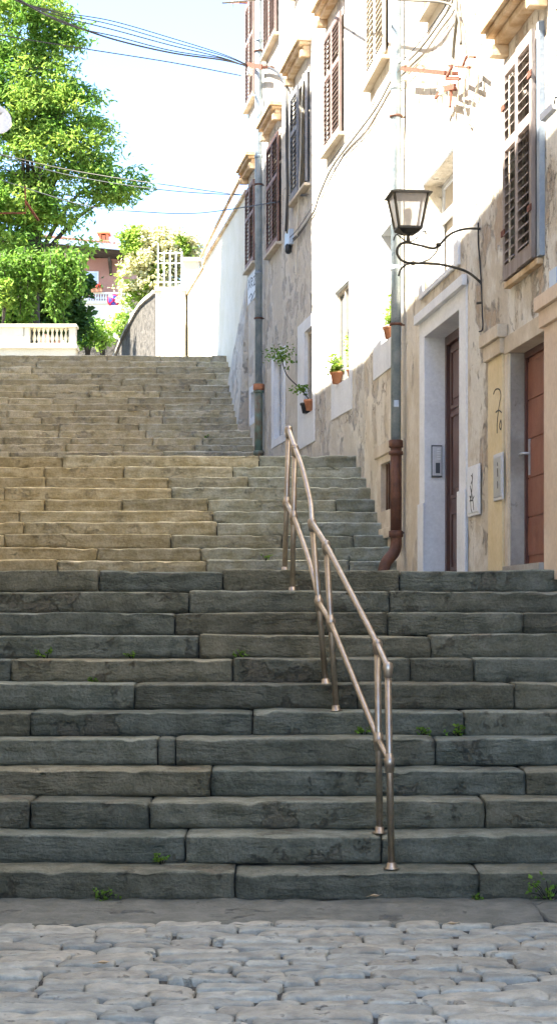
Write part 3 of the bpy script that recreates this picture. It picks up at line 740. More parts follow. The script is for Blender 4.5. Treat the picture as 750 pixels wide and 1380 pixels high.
# white meter cabinet
a, b = d_(647.5), d_(631.5)
mc = wallbox(F1, a, b, zz_(631.5,697), zz_(631.5,630), .004, .022, m_white, 'meter_cabinet', 'white scribbled meter cabinet on the wall between the brown door and ochre pilaster', 'meter cabinet')
S = [[(-.02,.62),(0,.45),(.02,.33)],[(.05,.6),(-.03,.55),(.06,.47)],[(.1,.45),(.03,.3),(.12,.22)],[(.06,.4),(-.05,.2),(-.08,.08)],[(-.1,.28),(.02,.22),(.12,.3)],[(.08,.3),(.06,.12),(0,.05)]]
zc0 = zz_(631.5,697)
strokes(F1, mc, mc, [[((a+b)/2+u*.8, zc0+v*.62) for u, v in s] for s in S], .028, .005)
a, b = d_(683), d_(670.5)
gc = wallbox(F1, a, b, zz_(670.5,676), zz_(670.5,618)+.03, .032, .018, m_alu, 'gas_meter_box', 'grey metal meter box mounted on the yellow ochre pilaster', 'meter box', m_plastic)
zc0 = zz_(670.5,676)
strokes(F1, gc, gc, [[((a+b)/2-.03, zc0+.1+v) ,((a+b)/2-.025, zc0+.1+v+w_)] for v, w_ in ((.0,.06),(.1,.07),(.19,.03))], .052, .005)
# graffiti on the pilaster
def g_(x, y): return (F1.d(x), F1.z(x, y))
gp = strokes(F1, None, None, [[g_(669,531),g_(672,525),g_(677,525),g_(679,533),g_(677,545),g_(675,560),g_(674,572),g_(674,584)],[g_(672,556),g_(676,553),g_(680,556)],[g_(679,566),g_(677,574),g_(679,579),g_(680,572),g_(679,566)]], .032, .006)
tag(gp, 'black sprayed scribble like a seven on the yellow ochre pilaster', 'graffiti')
# plaque with graffiti on the far house
def g2(x, y): return (F2.d(x), F2.z(x, y))
a, b = F2.d(346.5), F2.d(335)
pq = thing('wall_plaque', F2.P((a+b)/2, 0, 7.1), 'whitish wall panel with scrawled black letters under the farthest shutters', 'plaque')
mb = MB(); F2.box(mb, a, b, .004, .02, F2.z(335,412), F2.z(335,375)); mb.build('panel', m_plastic, pq, pq)
strokes(F2, pq, pq, [[g2(336,377),g2(339,388)],[g2(339,374),g2(336,391)],[g2(340,388),g2(340,375),g2(342,377),g2(340,381),g2(342,386)],[g2(343,374),g2(345.5,372),g2(343,384),g2(345.5,382)],[g2(337,402),g2(340,396),g2(341,401),g2(339,406)],[g2(341,402),g2(345,392)]], .022, .011)
# blue number plaque at the right edge
npq = thing('number_plaque', F1.P(13.8,.01,4.25), 'pale blue enamel plaque at the right edge above the red slatted door', 'plaque')
mb = MB(); F1.box(mb, F1.d(752), F1.d(742.5), .01, .02, F1.z(742.5,388), F1.z(742.5,366)); mb.build('plate', m_bluep, npq, npq)
# electric bell box/security camera
scm = thing('security_camera', F1.P(F1.d(764),.1,5.95), 'small white security camera near the top right corner', 'camera')
mb = MB(); dcam = F1.d(764); zz = F1.z(742,172)
mb.bar(F1.P(dcam,.1,zz+.03), F1.P(dcam+.12,.16,zz-.03), .05, .05); mb.build('body', m_plastic, scm, scm)
mb = MB(); mb.tube([F1.P(dcam-.02,0,zz+.09), F1.P(dcam-.02,.1,zz+.09), F1.P(dcam,.1,zz+.05)], .008, 6); mb.build('arm', m_dgrey, scm, scm)
# cable box on the far house
cb = thing('junction_box', F2.P(F2.d(393),.03,7.0), 'small pale junction box where black cables meet on the far house', 'junction box')
mb = MB(); F2.box(mb, F2.d(396), F2.d(390), .004, .08, F2.z(393,332), F2.z(393,312)); mb.build('housing', m_bluep, cb, cb, bevel=.005)
mb = MB(); mb.lathe(F2.P(F2.d(394),.07,F2.z(394,342)), [(.03,0),(.05,.03),(.05,.12),(.03,.15)], 10); mb.build('cable_gland', m_blackc, cb, cb)
# ------------------------------------------------------------------ cables
def cable(pts, r, m, label, name='cable', group='overhead cables', k=10, jit=0):
    mb = MB(); mb.tube(spline(pts, k), r, 6); o = mb.build(name, m)
    return tag(o, label, 'cable', group)
import itertools
ov = 'thin overhead cable in the bundle crossing the sky to the far house'
end = F2.P(F2.d(352), .25, F2.z(352, 90))
E = lambda dy, dx=0: F2.P(F2.d(352+dx), .25, F2.z(352+dx, 90+dy))
cable([px(-70,-60,25), px(40,8,26.5), px(80,27,27.5), px(150,52,28.5), px(230,71,29.8), px(300,81,30.7), E(0)], .014, m_blackc, 'thickest black cable at the lower side of the bundle crossing the sky')
cable([px(-70,-50,25), px(20,-2,26.5), px(90,33,27.5), px(160,50,28.5), px(230,68,29.8), px(300,79,30.7), E(1)], .009, m_blackc, ov)
cable([px(-70,-50,25), px(20,0,26.5), px(90,24,27.5), px(160,42,28.5), px(230,61,29.8), px(300,78,30.7), E(1)], .009, m_blackc, ov)
cable([px(-70,-50,25), px(20,0,26.5), px(80,18,27.5), px(150,33,28.5), px(230,56,29.8), px(300,75,30.7), E(-1)], .008, m_blackc, ov)
cable([px(-70,-50,25), px(20,-1,26.5), px(80,16,27.5), px(150,28,28.5), px(230,51,29.8), px(300,73,30.7), E(-2)], .008, m_blackc, ov)
cable([px(-70,32,26), px(0,47,27), px(110,65,28.3), px(230,84,30), px(315,100,31), F2.P(F2.d(346),.3,F2.z(346,103))], .009, m_blackc, 'single thin cable sagging below the bundle in the sky')
cable([px(-50,195,38), px(60,222,38), px(140,237,37.5), px(230,250,36.5), px(330,263,33.5), F2.P(F2.d(420),.05,F2.z(420,262))], .009, m_greyc, 'upper of the thin wires passing in front of the tree crown')
cable([px(-50,190,38), px(50,225,38), px(130,243,37.5), px(230,257,36.5), px(330,263,33.5), F2.P(F2.d(418),.05,F2.z(418,264))], .009, m_blackc, 'middle one of the thin wires in front of the tree crown')
cable([px(-50,225,38), px(40,255,38), px(120,278,37.5), px(200,286,36.8), px(270,287,36), F2.P(F2.d(380),.05,F2.z(380,272))], .009, m_blackc, 'lowest thin wire passing in front of the tree crown to the house')
# cables running on the facades
def wp(fc, x, y, n=.03): return fc.P(fc.d(x), n, fc.z(x, y))
def wpath(pts, n=.03, o=(0,0)):
    return [wp(F2 if x < 490 else F1, x+o[0], y+o[1], n) for x, y in pts]
run = [(397,322),(407,312),(425,285),(433,262),(450,225),(480,185),(510,145),(532,105),(540,95),(570,65),(600,25),(612,5),(618,-20)]
for i, (oo, r, m) in enumerate((((0,0),.011,m_greyc),((2,2),.007,m_greyc),((-1,-2),.006,m_blackc),((4,5),.005,m_greyc))):
    cable(wpath(run, .03+.02*i, oo), r, m, ['thickest grey cable climbing the house fronts diagonally','grey cable just below the thickest one on the house fronts','black cable in the diagonal run on the house fronts','slender grey cable in the diagonal run on the house fronts'][i], group='cables on the house fronts', k=4)
cable(wpath([(356,92),(370,92),(383,100),(392,118),(394,150),(394,200),(395,250),(394,290),(393,312)], .09), .024, m_blackc, 'thick black cable dropping down the far house to the junction box', group='cables on the house fronts', k=4)
cable(wpath([(356,88),(372,88),(386,96),(395,112),(397,150),(397,200),(397,290),(396,315)], .11), .012, m_greyc, 'grey cable dropping beside the thick black one on the far house', group='cables on the house fronts', k=4)
cable(wpath([(412,100),(409,160),(408,210),(405,280),(402,350),(402,370)], .04), .009, m_cer, 'pale cable hanging below the grey shutters', group='cables on the house fronts', k=4)
cable(wpath([(620,-5),(622,20),(618,60),(616,90)], .05), .018, m_greyc, 'thick grey cable coming down to the insulator bracket', group='cables on the house fronts', k=4)
cable(wpath([(628,-5),(632,30),(628,60),(633,90),(628,130),(632,160)], .03), .010, m_cer, 'pale cable hanging down past the insulator bracket', group='cables on the house fronts', k=5)
cable(wpath([(640,-5),(642,40),(650,60),(648,110),(640,140),(636,168),(630,150)], .03), .008, m_cer, 'thin pale looped wire right of the insulator bracket', group='cables on the house fronts', k=5)
cable(wpath([(612,100),(607,140),(609,172)], .03), .007, m_cer, 'short pale wire end hanging under the insulator bracket', group='cables on the house fronts', k=5)
cable([px(300,4,24), wp(F2,430,-3,.3), wp(F1,505,-2,.35), wp(F1,560,-1,.35), wp(F1,590,2,.3), wp(F1,614,4,.12), wp(F1,624,18,.06), wp(F1,628,60,.05)], .013, m_greyc, 'thick grey cable along the top edge of the picture', group='cables on the house fronts', k=6)
cable([wp(F1,648,300,.03), wp(F1,647,330,.02), wp(F1,650,370,.02), wp(F1,652,420,.02), wp(F1,654,443,.03), wp(F1,651,447,.04)], .007, m_blackc, 'thin wire hanging from the lantern bracket down the wall', group='cables on the house fronts', k=5)
# insulator brackets
def insul(mb, p, s=1.0): mb.lathe(p, [(.006*s,-.10*s),(.008*s,-.02*s),(.03*s,-.015*s),(.04*s,0),(.028*s,.015*s),(.036*s,.03*s),(.022*s,.045*s),(.015*s,.06*s)], 10)
def bracket(label, fc, segs, ins, n=.12, s=1.0):
    p0 = segs[0][0]; t = thing('insulator_bracket', fc.P(fc.d(p0[0]), n, fc.z(*p0)), label, 'bracket', 'rusty cable brackets')
    for (x0,y0),(x1,y1),wd in segs:
        mb = MB(); a = fc.P(fc.d(x0), n, fc.z(x0,y0)); b = fc.P(fc.d(x1), n+.03, fc.z(x1,y1)); mb.bar(a, b, wd, .02, fc.N)
        mb.build('arm', m_rust, t, t)
    mb = MB(); x0, y0 = segs[0][0]; mb.bar(fc.P(fc.d(x0),n,fc.z(x0,y0)), fc.P(fc.d(x0),-.02,fc.z(x0,y0)), .03, .03); mb.build('wall_stud', m_rust, t, t)
    for (x, y) in ins:
        mb = MB(); insul(mb, fc.P(fc.d(x), n+.02, fc.z(x,y)), s); mb.build('insulator', m_cer, t, t)
bracket('long rusty bracket with porcelain insulators left of the hanging wires', F1, [((616,99),(559,93),.045)], [(565,88),(565,108),(589,88),(589,110),(627,88)])
bracket('rusty forked bracket holding insulators above the white transom window', F1, [((617,106),(630,90),.03),((630,90),(655,92),.02),((640,91),(650,77),.02),((650,77),(662,78),.02),((617,106),(641,107),.02)], [(652,90)])
bracket('lowest small rusty bracket under the forked one', F1, [((614,120),(634,117),.05),((614,120),(606,133),.03),((625,118),(627,145),.03)], [(615,128),(612,122)])
bracket('rusty bracket on the far house where the sky cables arrive', F2, [((369,91),(351,88),.08)], [(353,97),(353,101)], .2, 1.3)
bracket('small iron bracket at the top corner of the far house', F2, [((334,4),(320,4),.04),((324,2),(322,-4),.03)], [(326,3)], .15)
# ------------------------------------------------------------------ left house: dish, bracket
t = thing('satellite_dish', px(-6,163,30), 'white satellite dish half outside the left edge in front of the tree', 'satellite dish')
ax = Vector((.45,-1,.25)).normalized()
mb = MB(); mb.lathe(px(-6,163,30), [(.0,0),(.08,.004),(.16,.018),(.22,.04),(.26,.06),(.262,.066),(.22,.046),(.16,.024),(.08,.01),(.0,.006)][::1], 28, ax); mb.build('reflector', m_white, t, t)
mb = MB(); c = px(-6,163,30); mb.tube([c-Vector((0,0,.24)), c+ax*.3-Vector((0,0,.02))], .008, 6); mb.bar(c+ax*.27, c+ax*.36, .05, .05); mb.build('feed_arm', m_plastic, t, t)
mb = MB(); mb.tube([c-ax*.01, c-ax*.12, Vector((LX(30.2)-.02,30.2,c.z-.2))], .02, 8); mb.build('mount', m_dgrey, t, t)
t = thing('wire_bracket', px(0,287,24), 'rusty L shaped wire bracket reaching in from the left edge', 'bracket', 'rusty cable brackets')
mb = MB(); mb.tube([Vector((LX(24)-.02,24,EYE+(HY-288)*24/F)), px(35,287,24), px(34,250,24)], .013, 8); mb.build('arm', m_rust, t, t)
mb = MB(); mb.bar(px(35,272,24), px(52,297,24.6), .03, .02); mb.build('brace', m_rust, t, t)
# ------------------------------------------------------------------ handrail
def hr(x, y, d): return px(x, y, d)
hrt = thing('handrail', px(527,1168,10.15), 'stainless steel handrail with two rails and six posts down the middle of the steps', 'handrail')
posts = [((527,1168,10.15),(522,899),1), ((511,1116,10.50),(508,868),0), ((452.5,960,11.80),(439,734),0), ((438.5,927,12.2),(420,704),0), ((393.5,800,13.5),(397,604),0), ((383.5,775,13.95),(388.5,579),0)]
hz = [.16,.32,.96,1.12,1.76,1.92]
PB = []; PT = []
for i, ((x,y,d),(xt,yt),_) in enumerate(posts):
    b = px(x, y, d); b.z = hz[i]-.004; tpt = px(xt, yt, d); PB.append(b); PT.append(tpt)
    mb = MB(); mb.tube([b, tpt], .0195, 14); pp = mb.build('post', m_steel, hrt, hrt)
    mb = MB(); mb.lathe(b, [(.044,0),(.044,.006),(.029,.009),(.026,.035),(.0195,.038)], 18, (tpt-b).normalized()); mb.build('foot_flange', m_steel, pp, hrt)
    ax = (tpt-b).normalized()
    mb = MB(); mb.lathe(tpt, [(.0195,-.06),(.026,-.055),(.026,-.03),(.03,-.02),(.031,.0),(.026,.02),(.012,.03)], 16, ax); mb.build('clamp', m_steel, pp, hrt)
lowy = [(523,1027),(509,998),(444,839),(428,812),(394,697),(386,678)]
PL = []
for i in range(6):
    d = posts[i][0][2]; q = px(lowy[i][0], lowy[i][1], d); ax = (PT[i]-PB[i]).normalized()
    k = (q-PB[i]).dot(ax); q = PB[i]+ax*k; PL.append(q)
    mb = MB(); mb.lathe(q, [(.0195,-.06),(.026,-.055),(.026,-.025),(.031,-.02),(.031,.02),(.026,.025),(.0195,.05)], 16, ax); mb.build('clamp', m_steel, hrt, hrt)
def rail(Q, mid):
    mb = MB(); pts = [Q[0], Q[1]]+[Q[1].lerp(Q[2],.5)]+[Q[2], Q[3]]+mid+[Q[4], Q[5]]
    out = []
    for a, b in zip(Q[:3], Q[1:4]): out += [a.lerp(b, k/6) for k in range(6)]
    out += spline([Q[3]]+mid+[Q[4], Q[5]], 7)
    mb.tube(out, .0185, 14); mb.build('rail', m_steel, hrt, hrt)
rail(PT, [px(418.5,680,12.6), px(412,650,12.9), px(405,625,13.2)])
rail(PL, [px(425,790,12.5), px(417,758,12.8), px(406,725,13.2)])
# ------------------------------------------------------------------ plants
def leaf_mesh(name, pts, m, size, par=None, root=None, droop=.4, jit=.35, asp=.45):
    mb = MB(); cols = []
    for (p, s, g) in pts:
        a = Vector((random.gauss(0,1), random.gauss(0,1), random.gauss(0,.5)-droop)); a.normalize()
        b = a.cross(Vector((random.gauss(0,1), random.gauss(0,1), random.gauss(0,1)))); b.normalize()
        L = size*s*random.uniform(1-jit, 1+jit); W = L*asp
        i = len(mb.v)
        n = a.cross(b)*L*.12
        mb.v += [p, p+a*L*.5+b*W*.5+n, p+a*L, p+a*L*.5-b*W*.5+n]; mb.f.append((i,i+1,i+2,i+3)); mb.sm.append(False)
        cols += [(g*random.uniform(.9,1.1), g, g*random.uniform(.8,1.1))]*4
    return mb.build(name, m, par, root, cols=cols)
def weed(x, y, d, z, s, label):
    t = thing('weed', (px(x,y,d).x, d, z), label, 'weed', 'small weeds growing in the joints of the steps')
    c = Vector(t.location); s *= .75
    mb = MB()
    pts = []
    for k in range(int(7+5*s)):
        a = random.uniform(0, 6.28); l = random.uniform(.04,.10)*s
        e = c+Vector((math.cos(a)*l, -abs(math.sin(a))*l*.5, random.uniform(.02,.09)*s))
        mb.tube([c+Vector((math.cos(a)*.01,0,-.005)), c.lerp(e,.6)+Vector((0,0,.01)), e], .0016, 4)
        for j in range(5): pts.append((e+Vector((random.gauss(0,.010), random.gauss(0,.010), random.gauss(0,.008)))*s, random.uniform(.7,1.2), random.uniform(.7,1.3)))
    mb.build('stem', m_leafs[2], t, t)
    leaf_mesh('leaves', pts, m_leafs[0], .026*s**.5, t, t, 0, .3, .7)
wd = [(62,3,.9,'weed tuft at the left end of the eighth step'),(178,3,.6,'tiny weed left of centre on the eighth step'),(125,4,.5,'tiny weed by the left joint of the seventh step'),
      (218,10,.8,'weed below the long joint of the second step'),(138,11,1.0,'weed at the foot of the lowest step, left side'),(490,6,.9,'weed beside the handrail on the lower steps'),
      (570,6,.8,'weed right of the handrail on the fifth step'),(617,6,1.1,'bushiest small weed right of the handrail'),(325,3,.8,'weed near the middle of the eighth step'),(645,11,.6,'tiny weed in a joint of the lowest step'),(738,11,1.9,'largest weed, at the right end of the lowest step')]
ysd = {3:8, 4:7, 6:5, 10:1, 11:0}
for x, r, s, l in wd:
    k = {3:8,4:7,6:5,10:1,11:0}[r]; d = D1+k*T1
    weed(x, 900, d-.02, k*R1+.0, s, l)
weed(357, 755, D2+T2*0-.02+.0, Z2+.0*R2, 1.0, 'weed on the warm coloured middle steps behind the handrail'); 
weed(280, 755, D3+T3*3-.02, Z3+3*R3-R3, 1.0, 'weed on the farthest flight of steps')
def pot_plant(base, s, label, kind, grp='potted plants on the window sills', m=None, black=False):
    t = thing('potted_plant', base, label, 'potted plant', grp)
    pm = m_blackc if black else m_terra
    mb = MB(); mb.lathe(base, [(.06*s,0),(.085*s,.13*s),(.1*s,.135*s),(.1*s,.17*s),(.09*s,.17*s),(.085*s,.15*s)], 16); mb.build('pot', pm, t, t)
    sm = MB(); pts = []; top = base+Vector((0,0,.15*s))
    if kind == 'bushy':
        for k in range(22):
            a = random.uniform(0,6.28); e = top+Vector((math.cos(a)*random.uniform(.02,.14), math.sin(a)*random.uniform(.02,.14), random.uniform(.02,.3)))*s
            sm.tube([top, top.lerp(e,.5)+Vector((0,0,.04)), e], .003, 4)
            for j in range(16): pts.append((top.lerp(e, random.uniform(.4,1))+Vector((random.gauss(0,.025),random.gauss(0,.025),random.gauss(0,.025))), random.uniform(.7,1.2), random.uniform(.7,1.3)))
    if kind == 'tall':
        for k in range(9):
            a = random.uniform(0,6.28); e = top+Vector((math.cos(a)*.08, math.sin(a)*.08, random.uniform(.35,.62)))*s
            sm.tube([top, e], .003, 4)
            for j in range(24): pts.append((top.lerp(e, random.uniform(.1,1))+Vector((random.gauss(0,.03),random.gauss(0,.03),random.gauss(0,.02))), random.uniform(.8,1.3), random.uniform(.7,1.3)))
    if kind == 'leggy':
        w1 = F2.P(F2.d(400), .25, F2.z(400, 480)); w2 = F2.P(F2.d(414), .1, F2.z(414, 525))
        mid = F2.P(F2.d(405), .22, F2.z(405, 505))
        sm.tube(spline([top, w2, mid, w1], 6), .008, 6)
        for cc, r_, nn in ((w1,.16,230),(w2,.09,90)):
            for j in range(nn): pts.append((cc+Vector((random.gauss(0,r_*.75),random.gauss(0,r_*.6),random.gauss(0,r_*.45))), random.uniform(.8,1.3), random.uniform(.6,1.3)))
    sm.build('stem', m_leafs[2], t, t)
    leaf_mesh('leaves', pts, m_leafs[1] if kind != 'leggy' else m_leafs[0], .055*s, t, t, .2, .3, .6)
    return t
pot_plant(F2.P(24.45,.03,4.711), .95, 'terracotta pot with a bushy green plant on the middle white sill', 'bushy')
pot_plant(F2.P(24.0,-.1,4.711), .9, 'taller green plant at the window edge behind the bushy pot', 'tall')
pot_plant(F1.P(20.98,.0,4.79), .8, 'terracotta pot with light green foliage on the sill beside the zinc drainpipe', 'tall')
pot_plant(F2.P(26.5,.03,4.581), .95, 'small terracotta pot with a long leggy plant leaning out of the window', 'leggy')
t = pot_plant(F2.P(26.85,.03,4.581), .9, 'small black plastic pot next to the leggy plant', 'none', black=True)
# ------------------------------------------------------------------ beyond the crest
H_ = 9.4
gw = thing('garden_wall', F2.P(37,0,7), 'high white sunlit garden wall with a brown coping running on from the far house', 'wall')
mb = MB(); F2.box(mb, 33.16, 40.0, -.35, -.0, 5.8, H_-.06); F2.box(mb, 40.0, 44.6, -.4, -.06, 6.2, H_-.02); mb.build('wall', m_cream, gw, gw)
mb = MB(); F2.box(mb, 33.2, 40.05, -.36, .05, H_-.06, H_); mb.build('coping', m_hood, gw, gw)
mb = MB(); F2.box(mb, 40.06, 44.6, -.42, -.02, H_-.02, H_+.03); mb.build('coping', m_hood, gw, gw)
P = F2.P
mb = MB(); mb.tube([P(33.2,.12,9.62),P(39.6,.12,9.42)], .035, 8); mb.build('rail', m_hood, gw, gw)
gp_ = thing('gate_pier', px(250,478,44.6), 'square white gate pier standing between the garden wall and the gate', 'pier')
a = px(246,478,44.3); b = px(268,478,44.3)
mb = MB(); mb.box(a.x, b.x, 44.3, 45.0, 6.8, px(0,352,44.3).z); mb.build('shaft', m_cream, gp_, gp_)
mb = MB(); mb.box(a.x-.05, b.x+.05, 44.25, 45.05, px(0,352,44.3).z, px(0,347,44.3).z); mb.build('cap', m_cream, gp_, gp_)
# gate between the rubble wall and the pier
ga = thing('iron_gate', px(226,478,43.7), 'white painted iron bar gate in front of the bright wall', 'gate')
xa, xb = px(219,0,43.7).x, px(243,0,43.7).x; zt, zb = px(0,392,43.7).z, 7.45
mb = MB()
for x in (xa, xb): mb.box(x-.025, x+.025, 43.68, 43.72, zb, zt)
for z in (zt-.04, zb+.1, zt-.62): mb.box(xa, xb, 43.685, 43.715, z-.02, z+.02)
mb.build('gate_frame', m_plastic, ga, ga)
for k in range(7):
    x = xa+(xb-xa)*(k+1)/8; mb = MB(); mb.tube([(x,43.7,zb),(x,43.7,zt)], .009, 6); mb.build('bar', m_plastic, ga, ga)
ra = thing('roof_railing', px(230,385,44.15), 'white metal railing above the gate in front of the pale flowering tree', 'railing')
xa, xb = px(213,0,44.15).x, px(245,0,44.15).x; z1, z0 = px(0,341,44.15).z, px(0,386,44.15).z
mb = MB()
for z in (z1, z1-.25, z0+.1): mb.box(xa, xb, 44.13, 44.152, z-.01, z+.01)
mb.build('rails', m_white, ra, ra)
for k in range(5):
    x = xa+(xb-xa)*k/4; mb = MB(); mb.box(x-.015, x+.015, 44.12, 44.153, z0-.2, z1+.04+(.2 if k in (0,) else 0)); mb.build('post', m_white, ra, ra)
gt = thing('terrace_block', px(230,478,46.5), 'bright white terrace wall behind the gate with a flat coping', 'wall')
mb = MB(); mb.box(px(210,0,43.9).x, px(250,0,43.9).x, 43.9, 44.4, 6.8, px(0,392,43.9).z); mb.build('wall', m_cream, gt, gt)
mb = MB(); mb.box(px(208.5,0,43.9).x, px(251,0,43.9).x, 43.85, 44.45, px(0,392,43.9).z, px(0,387,43.9).z); mb.build('coping', m_trim, gt, gt)
# rubble stone wall
rw = thing('rubble_wall', px(183,478,48), 'rough grey rubble stone wall with a dark curved coping left of the gate', 'wall')
fp = [(209,44.0,396),(205,44.6,400),(197,45.4,406),(190,46.0,413),(184,46.9,422),(178,48.2,433),(172,49.8,444),(165,51.6,458),(157,54,478),(150,57,495)]
mb = MB(); cp = MB(); n = len(fp)
def fpt(x, d): return px(x, 0, d).x
side = []
for (x,d,y) in fp: side.append((Vector((fpt(x,d),d,0)), EYE+(HY-y)*d/F))
for i in range(n-1):
    (p0,z0),(p1,z1) = side[i], side[i+1]; off = Vector((.5,.15,0)); zb = 6.6
    mb.hexa([p0+Vector((0,0,zb)),p0+off+Vector((0,0,zb)),p1+off+Vector((0,0,zb)),p1+Vector((0,0,zb)),p0+Vector((0,0,z0)),p0+off+Vector((0,0,z0)),p1+off+Vector((0,0,z1)),p1+Vector((0,0,z1))])
    o2 = Vector((-.06,0,0)); u0 = Vector((0,0,z0+.003)); u1 = Vector((0,0,z1+.003)); h = Vector((0,0,.09))
    cp.hexa([p0+o2+u0,p0+off+u0,p1+off+u1,p1+o2+u1,p0+o2+u0+h,p0+off+u0+h,p1+off+u1+h,p1+o2+u1+h])
mb.build('wall', m_rubble, rw, rw); cp.build('coping', m_concrete, rw, rw)
# ------------------------------------------------------------------ terrace balustrade (left)
bt = thing('balustrade', px(50,478,45), 'cream stone balustrade wall with turned balusters at the top left of the steps', 'balustrade')
dB = 45.0; zf = lambda y: EYE+(HY-y)*dB/F; xf = lambda x: (x-375)/F*dB
mb = MB(); mb.box(xf(-60), xf(102), dB, dB+.5, 6.5, zf(470)); mb.build('wall', m_cream, bt, bt)
mb = MB(); mb.box(xf(-60), xf(104), dB-.08, dB+.55, zf(470), zf(465)); mb.box(xf(-60), xf(103), dB-.04, dB+.5, zf(465), zf(463)); mb.build('plinth', m_cream, bt, bt, bevel=.01)
mb = MB(); mb.box(xf(-60), xf(104), dB-.06, dB+.4, zf(441), zf(437)); mb.build('top_rail', m_cream, bt, bt, bevel=.015)
for xa, xb in ((-60,32),(33,40),(93,102)):
    mb = MB(); mb.box(xf(xa), xf(xb), dB, dB+.3, zf(463), zf(441)); mb.build('pier', m_cream, bt, bt)
for k in range(8):
    x = xf(45.5+k*6.1); h = zf(441)-zf(463); mb = MB()
    mb.lathe((x, dB+.15, zf(463)), [(.05,0),(.05,h*.08),(.025,h*.14),(.05,h*.32),(.052,h*.4),(.028,h*.62),(.02,h*.74),(.035,h*.82),(.045,h*.93),(.045,h)], 12); mb.build('baluster', m_cream, bt, bt)
# stone retaining wall under the bushes
rt = MB(); dR_ = 56; a = px(98,0,dR_).x; b = px(160,0,dR_).x; rt.box(a, b, dR_, dR_+.5, 7.5, EYE+(HY-457)*dR_/F)
o = rt.build('retaining_wall', m_rubble); tag(o, 'low beige stone wall below the bushes left of the parked car', 'wall'); pass
# ------------------------------------------------------------------ rose house
dH = 80.0; hx = lambda x: (x-375)/F*dH; hzz = lambda y: EYE+(HY-y)*dH/F
ho = thing('rose_villa', (hx(120), dH, 11), 'rose stucco villa with a tiled roof, chimney and balcony behind the tree', 'house')
mb = MB(); mb.box(hx(-10), hx(176), dH, dH+7, 10.5, hzz(348)); mb.build('wall', m_stucco, ho, ho)
rf = MB(); x0, x1 = hx(-20), hx(186); ye = hzz(345)
rf.hexa([Vector((x0,dH-1.6,hzz(325))),Vector((x1,dH-1.6,ye)),Vector((x1,dH+8,ye)),Vector((x0,dH+8,hzz(325))),Vector((x0,dH-1.6,hzz(321))),Vector((x1,dH-1.6,ye+.12)),Vector((x1-1,dH+3,ye+1.0)),Vector((x0,dH+3,hzz(300)))])
ro = rf.build('roof', m_tile, ho, ho)
rt = MB(); m = 34
for k in range(m):
    u = (k+.5)/m; x = x0+(x1-x0)*u; z = hzz(321)+(ye+.12-hzz(321))*u
    rt.tube([(x,dH-1.68,z+.01),(x-.5*u,dH+2.9,z+.9)], .075, 6)
rt.build('ridge_tiles', m_tile, ro, ho)
gt_ = MB(); gt_.bar((x0,dH-1.72,hzz(325)-.04),(x1,dH-1.72,ye-.04),.14,.22); gt_.build('gutter', m_zinc, ro, ho)
so_ = MB(); so_.hexa([Vector((x0,dH-1.5,hzz(329))),Vector((x1,dH-1.5,ye-.18)),Vector((x1,dH+.1,ye-.25)),Vector((x0,dH+.1,hzz(331))),Vector((x0,dH-1.5,hzz(328))),Vector((x1,dH-1.5,ye-.14)),Vector((x1,dH+.1,ye-.2)),Vector((x0,dH+.1,hzz(330)))]); so_.build('soffit', m_bark, ro, ho)
ch = MB(); cx0, cx1 = hx(131.5), hx(144); ch.box(cx0, cx1, dH+.6, dH+1.2, hzz(345), hzz(322)); co = ch.build('chimney', m_cream, ro, ho)
c2_ = thing
ch = MB(); ch.box(cx0-.06,cx1+.06,dH+.55,dH+1.25,hzz(322),hzz(320)); ch.box(cx0,cx0+.1,dH+.6,dH+1.2,hzz(320),hzz(311)); ch.box(cx1-.1,cx1,dH+.6,dH+1.2,hzz(320),hzz(311)); ch.box(cx0+.13,cx1-.13,dH+.6,dH+1.2,hzz(320),hzz(313)); ch.box(cx0-.08,cx1+.08,dH+.5,dH+1.3,hzz(311),hzz(308))
k_ = ch.build('chimney_pot', m_terra, ho, ho)
wn = MB(); wn.box(hx(110), hx(133), dH-.06, dH-.002, hzz(397), hzz(366)); 
w_ = wn.build('window', m_white, ho, ho)
for a, b in ((112,121),(122.5,131)):
    g = MB(); g.box(hx(a), hx(b), dH-.075, dH-.062, hzz(395), hzz(368)); g.build('pane', m_bluep, w_, ho)
cb_ = MB(); cb_.hexa([Vector((hx(148),dH-.9,hzz(372)+.5)),Vector((hx(151),dH-.9,hzz(372)+.5)),Vector((hx(151),dH,hzz(372))),Vector((hx(148),dH,hzz(372))),Vector((hx(148),dH-.9,hzz(352))),Vector((hx(151),dH-.9,hzz(352))),Vector((hx(151),dH,hzz(352))),Vector((hx(148),dH,hzz(352)))]); cb_.build('corbel', m_bark, ho, ho)
bl = MB(); bl.box(hx(90), hx(180), dH-1.5, dH, hzz(417), hzz(413)); bo = bl.build('balcony', m_cream, ho, ho)
bw = MB(); bw.box(hx(90), hx(182), dH-1.4, dH-.1, 10.3, hzz(417)); bw.build('base_wall', m_cream, ho, ho)
tr = MB(); tr.box(hx(95), hx(178), dH-1.5, dH-1.35, hzz(404), hzz(402)); tr.build('balcony_rail', m_cream, bo, ho)
for k in range(22):
    x = hx(103+k*3.4)
    if 118 < 103+k*3.4 < 122: continue
    b_ = MB(); h = hzz(404)-hzz(413); b_.lathe((x, dH-1.42, hzz(413)), [(.04,0),(.02,h*.15),(.05,h*.4),(.02,h*.75),(.04,h)], 8); b_.build('baluster', m_white, bo, ho)
b_ = MB(); b_.box(hx(118.5), hx(123), dH-1.52, dH-1.3, hzz(413), hzz(401)); b_.build('pier', m_cream, bo, ho)
